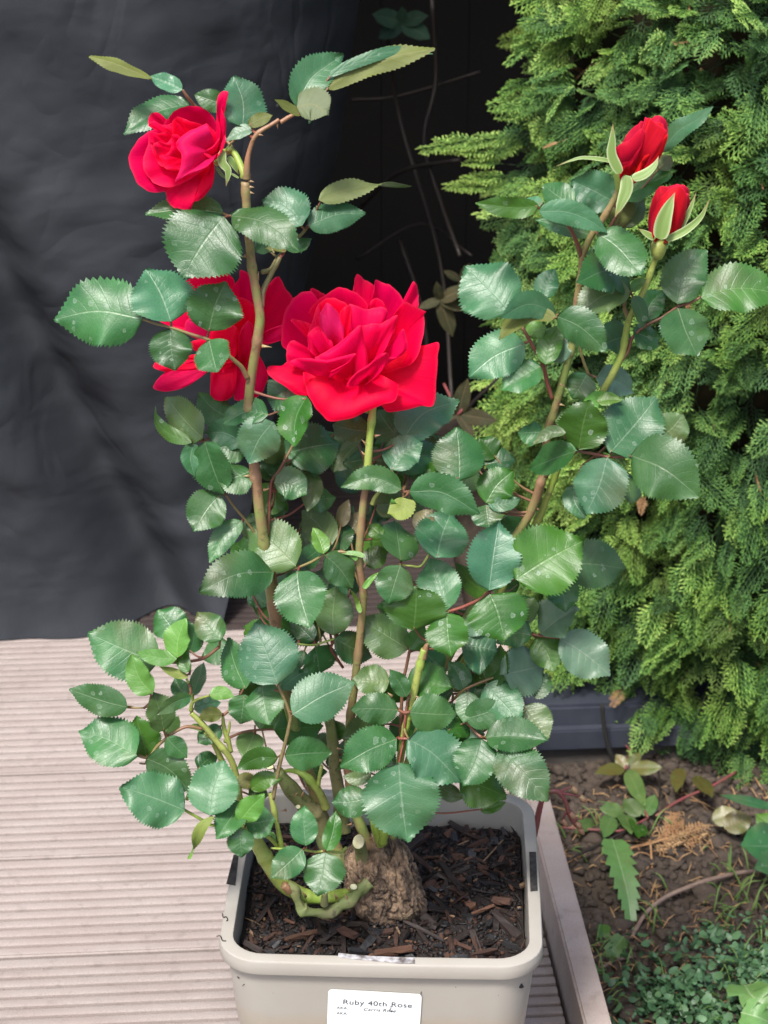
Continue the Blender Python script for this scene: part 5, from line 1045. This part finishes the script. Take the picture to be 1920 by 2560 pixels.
# ------------------------------------------------------------------ conifer
def frond(seed, L=.085, depth=2):
    r = np.random.RandomState(seed); VV = []; TT = []; AA = []
    def seg(a, b, w0, w1, th, t0, t1):
        ax = unit(b-a); sd_ = unit(np.array([-ax[1], ax[0], 0])); up = np.array([0, 0, 1.0]); o = sum(len(v) for v in VV)
        m = a+(b-a)*.72
        v = [a+sd_*w0*.6, a-sd_*w0*.6, a+up*th, m+sd_*w1, m-sd_*w1, m+up*th*1.3, b]
        VV.append(np.array(v)); AA.append(np.array([t0, t0, t0, t1, t1, t1, t1+.1]))
        TT.append(np.array([[0, 3, 5], [0, 5, 2], [2, 5, 4], [2, 4, 1], [0, 1, 4], [0, 4, 3], [3, 6, 5], [5, 6, 4], [4, 6, 3]])+o)
    def zz(x, y): return .10*x*math.sin(x*40+seed)*.3 - 1.2*y*y
    n = 10
    bend = r.uniform(-.25, .25)
    def axp(t): return np.array([L*t, bend*L*t*t, 0]) + np.array([0, 0, -.10*L*t*t])
    seg(np.array([-.045, 0, .004]), axp(0), .0008, .0010, .0009, .0, .1)
    for i in range(n):
        a, b = axp(i/n), axp((i+1)/n)
        seg(a, b, .0010, .0010, .0009, .25+.4*i/n, .3+.5*(i+1)/n)
    for i in range(1, n):
        for s in (-1, 1):
            t0 = (i+.3*(s > 0))/n; o = axp(t0); ln = L*(.46*(1-t0)**.8+.10)*r.uniform(.8, 1.15); ang = s*r.uniform(.62, .85)
            d = np.array([math.cos(ang+bend*t0), math.sin(ang+bend*t0), r.uniform(-.15, .1)]); e = o+d*ln
            seg(o, e, .0010, .0011, .0008, .3+.4*t0, .75+.2*t0)
            m = int(ln/.0078)
            for j in range(1, m):
                for s2 in (-1, 1):
                    q0 = o+d*ln*(j/m); l2 = min(.0150, ln*.42*(1-j/m)+.0055)*r.uniform(.8, 1.2); a2 = ang+bend*t0+s2*r.uniform(.55, .8)
                    d2 = np.array([math.cos(a2), math.sin(a2), r.uniform(-.25, .15)])
                    seg(q0, q0+d2*l2, .0011, .00150, .0010, .22+.30*t0, .80+.35*r.rand())
    return np.vstack(VV), np.vstack(TT), np.concatenate(AA)
FR = [frond(s, L) for s, L in ((1, .085), (2, .075), (3, .095), (4, .065), (5, .088), (6, .078))]
AXC = np.array([.575, 2.45]); RAD = .50
def crown_r(z, phi):
    base = RAD*(1-.10*max(0, z-.3)/1.0)*1.0
    return base*(1+.03*noise.noise(Vector((math.cos(phi)*2.2, math.sin(phi)*2.2, z*5)))+.03*noise.noise(Vector((math.cos(phi)*6, math.sin(phi)*6, z*14))))
Vs = []; Ts = []; As = []; o = 0; cnt = 0; Vb = []; Tb = []; Ab = []; ob = 0
NF = 5200
for i in range(NF):
    phi = rng.uniform(-2.35, .62) - .35 if i < NF*.96 else rng.uniform(-3.1, 3.1)  # angle: -pi/2 faces the camera
    z = rng.uniform(-.10, 1.02)
    rr = crown_r(z, phi)*(1-.13*rng.random()**1.2)
    N_ = np.array([math.cos(phi), math.sin(phi), 0])
    p = np.array([AXC[0], AXC[1], z]) + N_*(rr-.022)
    pp = proj(p)
    if pp[0] > 2060 or pp[0] < 950: continue
    lowlim = np.interp(pp[0], [1150, 1380, 1500, 1600, 1700, 1800, 1920, 2100], [1600, 1720, 1745, 1770, 1850, 1920, 1920, 1920])
    if pp[1] > lowlim or pp[1] < -160: continue
    upness = np.interp(z, [0, .3, .7, 1.0], [-1.1, -.80, -.25, -.1]) + rng.gauss(0, .40)
    d = unit(N_*rng.uniform(.55, 1.0) + np.array([0, 0, upness]) + np.array([-N_[1], N_[0], 0])*rng.gauss(0, .55) + np.array([-.12, 0, 0]))
    nn = unit(np.array([rng.gauss(0, .45), rng.gauss(-.5, .45), rng.gauss(.75, .35)])); nn = unit(nn - d*np.dot(nn, d)); sd_ = np.cross(nn, d)
    v, T, A = FR[i % 6]; sc = rng.uniform(.50, .78)
    if proj(p+d*.085*sc)[0] < np.interp(pp[1], [0, 250, 450, 700, 900], [1160, 1215, 1150, 1165, 1180]): continue
    Mx = np.stack([d, sd_, nn], 1)*sc
    w_ = v @ Mx.T + p
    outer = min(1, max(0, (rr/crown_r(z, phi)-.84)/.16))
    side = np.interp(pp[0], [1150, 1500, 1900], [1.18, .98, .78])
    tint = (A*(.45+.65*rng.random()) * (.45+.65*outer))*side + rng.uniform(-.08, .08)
    dead = rng.random() < .008
    if dead:
        if pp[0] < 1330: continue
        w_ = (w_-p)*.42+p+N_*.045; Vb.append(w_); Tb.append(T+ob); Ab.append(A*0+rng.random()); ob += len(v); continue
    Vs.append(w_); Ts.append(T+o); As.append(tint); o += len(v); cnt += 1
for k_ in range(6):
    x0, y0, dx, dy = [(1215, 348, -1, .05), (1260, 410, -1, -.25), (1250, 465, -1, -.08), (1290, 340, -1, .05), (1265, 375, -1, -.05), (1280, 440, -1, .05)][k_]
    p = P(x0, y0+rng.uniform(-6, 6)*(k_ > 7), 0, Y=2.22+.01*(k_ > 7)); d = unit([dx, -.15, -dy*.9+rng.uniform(-.1, .1)]); nn = unit(np.array([0, -.75, .6])-d*np.dot([0, -.75, .6], d)); sd_ = np.cross(nn, d)
    v, T, A = FR[(k_+2) % 6]; Vs.append((v @ np.stack([d, sd_*.50, nn], 1).T*rng.uniform(.70, .85))+p); Ts.append(T+o); As.append(A*1.05); o += len(v)
t = NT('conifer_scale_leaves'); at = t.n('Attribute', attribute_name='tint').outputs['Fac']; co = obco(t)
nz_ = t.noise(900, 2, co); n9 = t.noise(7, 2, co)
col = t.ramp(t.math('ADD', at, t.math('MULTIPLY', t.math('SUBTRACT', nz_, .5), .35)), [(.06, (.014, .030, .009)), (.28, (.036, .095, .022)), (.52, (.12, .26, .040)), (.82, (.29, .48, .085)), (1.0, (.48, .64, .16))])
col = t.mix(t.ramp(n9, [(.4, 0.0), (.62, .55)]), col, (.09, .21, .085), 'MIX')
col = t.mix(t.ramp(n9, [(.30, .5), (.42, 0.0)]), col, (.20, .27, .05))
M['conifer'] = t.set(Base_Color=col, Roughness=.55); t.b.inputs['Specular IOR Level'].default_value = .35
tl = t.n('BsdfTranslucent'); t.put(tl.inputs[0], col); ms = t.n('MixShader'); ms.inputs[0].default_value = .2
t.t.links.new(t.b.outputs[0], ms.inputs[1]); t.t.links.new(tl.outputs[0], ms.inputs[2]); t.t.links.new(ms.outputs[0], t.o.inputs[0])
M['deadfrond'] = plain('dead_frond', (.30, .15, .065), (.42, .27, .13), .85, 60)
tree = empty('conifer', (AXC[0], AXC[1], GZ)); tag(tree, 'dense bright green conifer filling the right side behind the rose', 'conifer')
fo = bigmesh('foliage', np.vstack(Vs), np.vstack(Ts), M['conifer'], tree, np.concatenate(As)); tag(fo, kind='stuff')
fb = bigmesh('dead_sprays', np.vstack(Vb), np.vstack(Tb), M['deadfrond'], tree); tag(fb, 'brown dead sprays', kind='stuff')
print('fronds', cnt, 'tris', len(fo.data.polygons))
M['trunk'] = bark_mat('conifer_bark', (.06, .035, .022), (.12, .075, .05))
V, Fc = tube_data(catmull([(AXC[0], AXC[1], GZ-.02), (AXC[0]+.01, AXC[1], .5), (AXC[0], AXC[1]+.01, 1.3)], 6), [.06, .045, .03], 12, .1); obj('trunk', V, Fc, M['trunk'], tree)
# inner mass of old shaded growth
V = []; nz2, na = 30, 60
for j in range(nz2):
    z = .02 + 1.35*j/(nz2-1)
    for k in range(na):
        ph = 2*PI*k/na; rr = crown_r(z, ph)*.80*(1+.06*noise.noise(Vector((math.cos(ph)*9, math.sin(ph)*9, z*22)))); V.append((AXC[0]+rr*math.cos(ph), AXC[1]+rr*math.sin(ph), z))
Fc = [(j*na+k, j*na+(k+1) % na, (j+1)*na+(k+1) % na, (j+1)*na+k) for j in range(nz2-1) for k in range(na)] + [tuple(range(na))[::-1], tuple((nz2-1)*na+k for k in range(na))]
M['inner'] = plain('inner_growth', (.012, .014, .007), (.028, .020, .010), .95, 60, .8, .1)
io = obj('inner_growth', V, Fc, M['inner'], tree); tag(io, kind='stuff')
parts = []
for i in range(150):
    ph = rng.uniform(-2.9, .3); z = rng.uniform(0, 1.0); r0 = crown_r(z, ph)*rng.uniform(.72, .80); r1 = crown_r(z, ph)*rng.uniform(.90, 1.0)
    a = np.array([AXC[0]+r0*math.cos(ph), AXC[1]+r0*math.sin(ph), z]); b = np.array([AXC[0]+r1*math.cos(ph+.1), AXC[1]+r1*math.sin(ph+.1), z+rng.uniform(-.07, .05)])
    parts.append(tube_data([a, (a+b)/2+np.array([0, 0, .006]), b], [.0022, .0008], 5, 0))
V, Fc = merge(parts); tw = obj('twigs', V, Fc, M['deadfrond'], tree); tag(tw, kind='stuff')

# ------------------------------------------------------------------ creeper in the dark gap, and weeds in the bed
M['creep_stem'] = stem_material('creeper_stem', (.018, .013, .010), (.013, .010, .008), (.03, .012, .011), .6)
M['creep_red'] = plain('creeper_red', (.20, .045, .05), (.16, .06, .045), .5, 80)
M['creep_leaf'] = leaf_material('creeper_leaf', (.045, .036, .018), (.032, .038, .018), (.045, .042, .018), (.24, .17, .10), spots=.1, rough=.6, spec=.12)
M['creep_dark'] = leaf_material('creeper_shaded_leaf', (.02, .05, .032), (.028, .062, .04), (.08, .12, .06), (.12, .18, .11), spots=0, rough=.6, spec=.1)
cr_ = empty('creeper', P(1120, 1150, 0, Y=2.35)); tag(cr_, 'shaded vine with brownish five-fingered leaves and dark stems in the gap left of the conifer', 'creeper')
def wleaf(parent, base, tip, w, mat, n=None, fold=.2, name='leaf', serr=.6, **k):
    """a leaf given by world points; w metres"""
    global LN; LN += 1
    base = np.array(base); tip = np.array(tip); n = unit(n if n is not None else VIEW(base)+np.array([0, 0, .5])+nrs.randn(3)*.2)
    V, Fc, UV = leaf_geo([base, tip], n, w/2, fold=fold, seed=LN, serr=serr, **k); return obj(name, V, Fc, M[mat], parent, uvs=UV)
def fan(parent, cx, cy, Y, R_, mat, angs, wf=.42, **k):
    c = P(cx, cy, 0, Y=Y)
    for a, l in angs:
        x2, y2 = cx+R_*l*math.cos(R(a)), cy-R_*l*math.sin(R(a)); tp_ = P(x2, y2, 0, Y=Y-.01+rng.uniform(-.01, .01)); wleaf(parent, c, tp_, np.linalg.norm(tp_-c)*wf, mat, **k)
fan(cr_, 1100, 750, 2.30, 90, 'creep_leaf', ((-70, 1.1), (-20, .8), (100, .5), (200, .65), (25, .9)))
fan(cr_, 1150, 640+60, 2.32, 80, 'creep_leaf', ((-60, 1.1), (60, .6), (150, .6)))
fan(cr_, 1145, 1035, 2.1, 100, 'creep_leaf', ((-10, 1.0), (-55, .7), (75, .9), (200, .6), (110, .5)))
fan(cr_, 1005, 55, 2.6, 95, 'creep_dark', ((15, .7), (165, .8), (215, .75), (-30, .85), (90, .4)), wf=.62)
fan(cr_, 1080, 1130, 2.2, 60, 'creep_leaf', ((30, 1), (-60, .9), (170, .7)))
for pts_, r_, mt in (([(1110, 1120, 2.15), (1170, 1020, 2.12), (1240, 950, 2.1), (1275, 900, 2.12)], .0020, 'creep_stem'), ([(1150, 640, 2.6), (1100, 500, 2.7), (1060, 350, 2.75), (1090, 200, 2.8), (1080, 0, 2.8)], .003, 'creep_stem'), ([(900, 520, 2.8), (1000, 430, 2.75), (1150, 400, 2.7)], .003, 'creep_stem'),
                     ([(960, 30, 2.8), (1000, 300, 2.85), (1100, 650, 2.7), (1130, 1000, 2.5)], .003, 'creep_stem'), ([(880, 250, 2.9), (1000, 240, 2.85), (1200, 180, 2.8)], .002, 'creep_stem'), ([(1000, 600, 2.8), (1060, 800, 2.7), (1080, 1100, 2.5)], .004, 'creep_stem'), ([(890, 650, 2.8), (1050, 560, 2.8), (1180, 640, 2.7)], .002, 'creep_stem'),
                     ([(1145, 1035, 2.1), (1130, 1000, 2.12), (1110, 960, 2.15)], .0018, 'creep_red'), ([(1095, 1040, 2.14), (1145, 1035, 2.1), (1160, 1010, 2.1)], .0018, 'creep_red')):
    V, Fc = tube_data(catmull([P(x, y, 0, Y=Y) for x, y, Y in pts_], 6), r_, 6, .15); obj('stem', V, Fc, M[mt], cr_)

# creeper runner over the bed
c2 = empty('creeper_runner', PZ(1640, 2060, GZ)); tag(c2, 'low reddish-stemmed creeper shoots with olive oval leaves on the bed in front of the plinth', 'creeper')
def bp(x, y, h=0.0): return PZ(x, y, GZ+h)
def bedleaf(par, x0, y0, x1, y1, w, mat, h0=.02, h1=.03, **k):
    a = bp(x0, y0, h0); b = bp(x1, y1, h1); wleaf(par, a, b, w, mat, n=np.array([rng.gauss(0, .2), -.5, .85]), **k)
for (x0, y0, x1, y1, w, mt) in ((1560, 1920, 1490, 1930, .018, 'r'), (1565, 1920, 1540, 1885, .014, 'r'), (1575, 1922, 1655, 1918, .020, 'r'), (1570, 1925, 1610, 2010, .020, 'o'), (1575, 1915, 1600, 1880, .014, 'r'),
                                (1560, 2030, 1500, 2020, .020, 'o'), (1560, 2035, 1580, 2080, .020, 'o'), (1600, 2040, 1560, 1995, .022, 'o'), (1610, 2040, 1640, 1985, .018, 'o'), (1530, 2040, 1510, 2090, .020, 'o'), (1590, 2050, 1600, 2090, .024, 'k'), (1700, 1920, 1690, 1975, .018, 'r'), (1740, 1940, 1780, 1990, .020, 'r'), (1780, 2050, 1850, 2030, .024, 'n'), (1810, 2070, 1880, 2040, .028, 'r'), (1480, 1700+350, 1440, 2080, .014, 'o')):
    bedleaf(c2, x0, y0, x1, y1, w, mt)
for pts_, r_, mt in (([(1563, 1922), (1575, 1880), (1552, 1850)], .0012, 'creep_red'), ([(1620, 2045), (1600, 2000), (1585, 1960)], .0014, 'creep_red'), ([(1620, 2045), (1560, 2075), (1500, 2075), (1400, 2068)], .0014, 'creep_red'), ([(1640, 2040), (1700, 2000), (1780, 1965), (1840, 1930)], .0018, 'creep_red'), ([(1640, 2030), (1650, 1980), (1645, 1920)], .0012, 'creep_stem'), ([(1420, 2150), (1500, 2110), (1600, 2060)], .0018, 'creep_stem')):
    V, Fc = tube_data(catmull([bp(x, y, .022) for x, y in pts_], 6), r_, 6, .1); obj('stem', V, Fc, M[mt], c2)

# red budded twig behind the pot corner
rt = empty('red_twig', P(1350, 2100, -12)); tag(rt, 'red twig with a drooping pinkish budded tip between pot corner and garden bed', 'twig')
for pts_, r_ in (([(1335, 2090), (1345, 2040), (1357, 1990), (1360, 1975)], [.0030, .0026, .0022]), ([(1372, 1978), (1395, 1980), (1412, 2000), (1420, 2025), (1432, 2050), (1445, 2068)], [.0018, .0022, .0018, .0022, .0026, .0014]), ([(1395, 1981), (1420, 1985), (1450, 1990)], [.0014, .001]), ([(1400, 1980), (1420, 1970), (1432, 1968)], [.0012, .0008]), ([(1420, 2025), (1405, 2050)], [.0014, .0006]), ([(1430, 2045), (1452, 2048)], [.001, .0006]), ([(1340, 1998), (1357, 2000), (1372, 1978)], [.0010, .0018]), ([(1440, 2060), (1452, 2066)], [.0014, .0006])):
    V, Fc = tube_data(catmull([P(x, y, -13) for x, y in pts_], 5), r_, 7, .25); obj('shoot', V, Fc, M['creep_red'], rt)
for x, y in ((1424, 2032), (1440, 2056), (1446, 2070), (1450, 1990), (1358, 1982), (1430, 1968), (1405, 2050)):
    a = P(x, y, -13); V, Fc = tube_data([a, a+np.array([.003, -.001, -.003]), a+np.array([.005, -.001, -.006])], [.0022, .0026, .0008], 6, .2); obj('bud_scale', V, Fc, M['thorn'], rt)

# dandelion leaf
t = NT('dandelion'); co = obco(t); M['dand'] = leaf_material('dandelion_leaf', (.10, .22, .055), (.14, .28, .08), (.18, .25, .10), (.42, .48, .30), spots=0, transl=.25)
def lobed(par, pts, w, mat, lobes=6, depth=.55, name='leaf', n=(0, -.6, .8)):
    W = np.array(catmull([np.array(p) for p in pts], 12)); N = len(W); V = []; UV = []; nn0 = unit(n); vv = [-1, -.5, -.12, 0, .12, .5, 1]
    for i in range(N):
        u = i/(N-1); ax = unit(W[min(i+1, N-1)]-W[max(i-1, 0)]); nn = unit(nn0-ax*np.dot(ax, nn0)); sd_ = np.cross(nn, ax)
        env = (u**.8)*(1-u)**.28*1.5
        ph = (u*lobes) % 1; tooth = 1-depth*ph if u < .80 else 1-.25*ph
        for v in vv:
            lw = w/2*env*(tooth if abs(v) > .3 else 1) + .0012
            V.append(W[i]+sd_*v*lw - ax*abs(v)*w*.12*(1-ph) + nn*abs(v)*lw*.25); UV.append((u, v*.5+.5))
    m = len(vv); Fc = [(i*m+j, (i+1)*m+j, (i+1)*m+j+1, i*m+j+1) for i in range(N-1) for j in range(m-1)]
    return obj(name, V, Fc, M[mat], par, uvs=UV)
dn = empty('dandelion', bp(1578, 2315)); tag(dn, 'single long toothed dandelion leaf standing up from the bare earth', 'dandelion')
lobed(dn, [bp(1578, 2318, .0), bp(1570, 2240, .020), bp(1550, 2160, .035), bp(1530, 2095, .035)], .040, 'dand', 9, .5, n=(.1, -.75, .6))
d2 = empty('young_weed', bp(1510, 2390)); tag(d2, 'small pale green weed seedling with two upright leaves beside the edging board', 'weed')
lobed(d2, [bp(1508, 2415, 0), bp(1530, 2380, .015), bp(1560, 2340, .02)], .022, 'dand', 4, .35); lobed(d2, [bp(1515, 2370, 0), bp(1510, 2340, .01), bp(1510, 2310, .015)], .015, 'k', 4, .3); lobed(d2, [bp(1512, 2400, 0), bp(1495, 2430, .008)], .012, 'dand', 3, .3)
d3 = empty('ragged_weed', bp(1900, 2520)); tag(d3, 'pale jagged thistle-like weed leaf at the lower right corner of the bed', 'weed')
lobed(d3, [bp(1960, 2560, .02), bp(1920, 2520, .04), bp(1880, 2490, .045), bp(1860, 2460, .04)], .055, 'dand', 4, .6); lobed(d3, [bp(1950, 2570, .02), bp(1900, 2545, .04), bp(1850, 2530, .04)], .04, 'dand', 4, .6)
d4 = empty('broad_weed', bp(1930, 2120)); tag(d4, 'broad dark green weed leaves entering at the right edge above the twig', 'weed')
for (x0, y0, x1, y1, w, mt) in ((1985, 2120, 1855, 2112, .055, 't'), (1990, 2160, 1890, 2165, .035, 't'), (1990, 2120, 1890, 2030, .04, 'y'), (1935, 2020, 1800, 1985, .012, 't')): bedleaf(d4, x0, y0, x1, y1, w, mt, .05, .07)
M['drytwig'] = plain('dry_twig', (.17, .115, .09), (.24, .17, .13), .8, 90)
# curved bare twig on the earth
tw_ = tube('fallen_twig', [bp(x, y, h) for x, y, h in ((1578, 2345, .003), (1610, 2290, .006), (1650, 2252, .010), (1710, 2222, .012), (1780, 2198, .014), (1850, 2182, .012), (1935, 2175, .008))], [.0020, .0024, .0026, .0024], M['drytwig'], None, bump=.2); tag(tw_, 'long curved bare brown twig lying across the earth bed', 'twig')
tw_ = tube('fallen_twig', [bp(x, y, .006) for x, y in ((1500, 2420), (1540, 2400), (1580, 2392))], .0018, M['drytwig'], None, bump=.2); tag(tw_, 'short broken twig on the earth beside the edging board', 'twig')
tw_ = tube('fallen_twig', [bp(x, y, .006) for x, y in ((1752, 2390), (1770, 2365), (1800, 2350))], .0014, M['drytwig'], None, bump=.2); tag(tw_, 'thin bent twig just above the clover patch', 'twig')
# brown dead conifer sprig
ds = empty('dead_sprig', bp(1640, 2110, .01)); tag(ds, 'fallen ginger-brown dead conifer sprig lying on the earth', 'conifer sprig')
for (x, y, a, h) in ((1625, 2105, -.15, .012), (1640, 2100, .35, .016), (1660, 2085, .75, .016), (1690, 2095, .1, .014)):
    v, T, A = FR[3]; d_ = unit([math.cos(a), math.sin(a)*1.0, .10]); nn = unit([.1, -.6, .8]-d_*np.dot([.1, -.6, .8], d_)); sd_ = np.cross(nn, d_)
    bigmesh('spray', (v @ (np.stack([d_, sd_, nn], 1)*.62).T)+bp(x, y, h), T, M['deadfrond'], ds)
V, Fc = tube_data(catmull([bp(1575, 2120, .01), bp(1620, 2110, .014), bp(1690, 2090, .016)], 5), .0012, 6, .1); obj('stem', V, Fc, M['deadfrond'], ds)
V, Fc = tube_data(catmull([bp(1630, 2170, .006), bp(1628, 2130, .012), bp(1625, 2100, .014)], 5), .0012, 6, .1); obj('stem', V, Fc, M['deadfrond'], ds)

# ground cover, litter, grass
def blob_leaf(r, nseg=7):
    V = [(0, 0, 0)]+[(r*math.cos(2*PI*k/nseg)*1.15, r*math.sin(2*PI*k/nseg), r*.18*math.cos(4*PI*k/nseg)+r*.15) for k in range(nseg)]
    return np.array(V), np.array([[0, k+1, (k+1) % nseg+1] for k in range(nseg)])
BV, BT = blob_leaf(1.0)
Vs = []; Ts = []; As = []; o = 0
for i in range(5200):
    px = rng.uniform(1500, 1990); py = rng.uniform(2330, 2640)
    dens = np.interp(py, [2330, 2420, 2480, 2600], [.04, .35, .9, 1])*np.interp(px, [1500, 1640, 1750], [.05, .5, 1])*(.35+.9*max(0, .5+noise.noise(Vector((px*.012, py*.012, 3)))*1.6))
    if py < 2400 and px > 1780: dens = max(dens, .18)
    dens *= .9
    if rng.random() > dens: continue
    p = bp(px, py, 0); 
    if np.dot(p, E1) < eb+.008: continue
    h = rng.uniform(.004, .024); s_ = rng.uniform(.0018, .0058)
    m = np.array(Euler((rng.gauss(.35, .5), rng.gauss(0, .55), rng.uniform(0, 6.3))).to_matrix())
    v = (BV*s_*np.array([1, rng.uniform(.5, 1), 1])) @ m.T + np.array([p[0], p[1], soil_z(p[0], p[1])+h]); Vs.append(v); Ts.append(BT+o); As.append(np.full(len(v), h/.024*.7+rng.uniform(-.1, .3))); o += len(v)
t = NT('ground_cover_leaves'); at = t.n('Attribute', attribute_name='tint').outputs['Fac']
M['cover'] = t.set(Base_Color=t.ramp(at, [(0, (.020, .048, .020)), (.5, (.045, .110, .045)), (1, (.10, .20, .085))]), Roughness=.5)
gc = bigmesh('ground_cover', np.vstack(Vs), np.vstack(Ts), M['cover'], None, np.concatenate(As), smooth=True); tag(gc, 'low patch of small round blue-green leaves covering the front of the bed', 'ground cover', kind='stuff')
parts = []
for i in range(420):
    px = rng.uniform(1400, 1960); py = rng.uniform(1950, 2600); a = bp(px, py, .004)
    if np.dot(a, E1) < eb+.006: continue
    th = rng.uniform(0, 6.28); L = rng.uniform(.006, .030); b = a+np.array([math.cos(th)*L, math.sin(th)*L, rng.uniform(0, .008)])
    a[2] = soil_z(a[0], a[1])+.004; b[2] = soil_z(b[0], b[1])+.005
    parts.append(tube_data([a, (a+b)/2+np.array([rng.uniform(-.002, .002), 0, .003]), b], rng.uniform(.0003, .0008), 4, 0))
V, Fc = merge(parts); li = obj('dry_litter', V, Fc, M['deadfrond']); tag(li, 'thin dry brown stalks and needles scattered over the earth', 'plant litter', kind='stuff')
parts = []
for i in range(150):
    px = rng.choice([rng.uniform(1780, 1960), rng.uniform(1400, 1960)]); py = rng.uniform(2180, 2600) if px > 1780 else rng.uniform(2060, 2600); a = bp(px, py, .0)
    if np.dot(a, E1) < eb+.01: continue
    th = rng.uniform(0, 6.28); L = rng.uniform(.02, .055); b = a+np.array([math.cos(th)*L*.6, math.sin(th)*L*.5, L*.6]); m = (a+b)/2+np.array([0, 0, L*.2])
    parts.append(tube_data(catmull([a, m, b], 3), [.0011, .0009, .0002], 4, 0))
V, Fc = merge(parts); M['grass'] = plain('grass_blade', (.08, .17, .035), (.16, .24, .06), .6, 30); gr = obj('grass', V, Fc, M['grass']); tag(gr, 'sparse thin green grass blades growing among the weeds in the bed', 'grass', kind='stuff')
# small specks on the decking
for (x, y, a) in ((92, 2220, .4), (250, 2258, .1), (48, 1576, .9), (300, 1494, .2)):
    pass
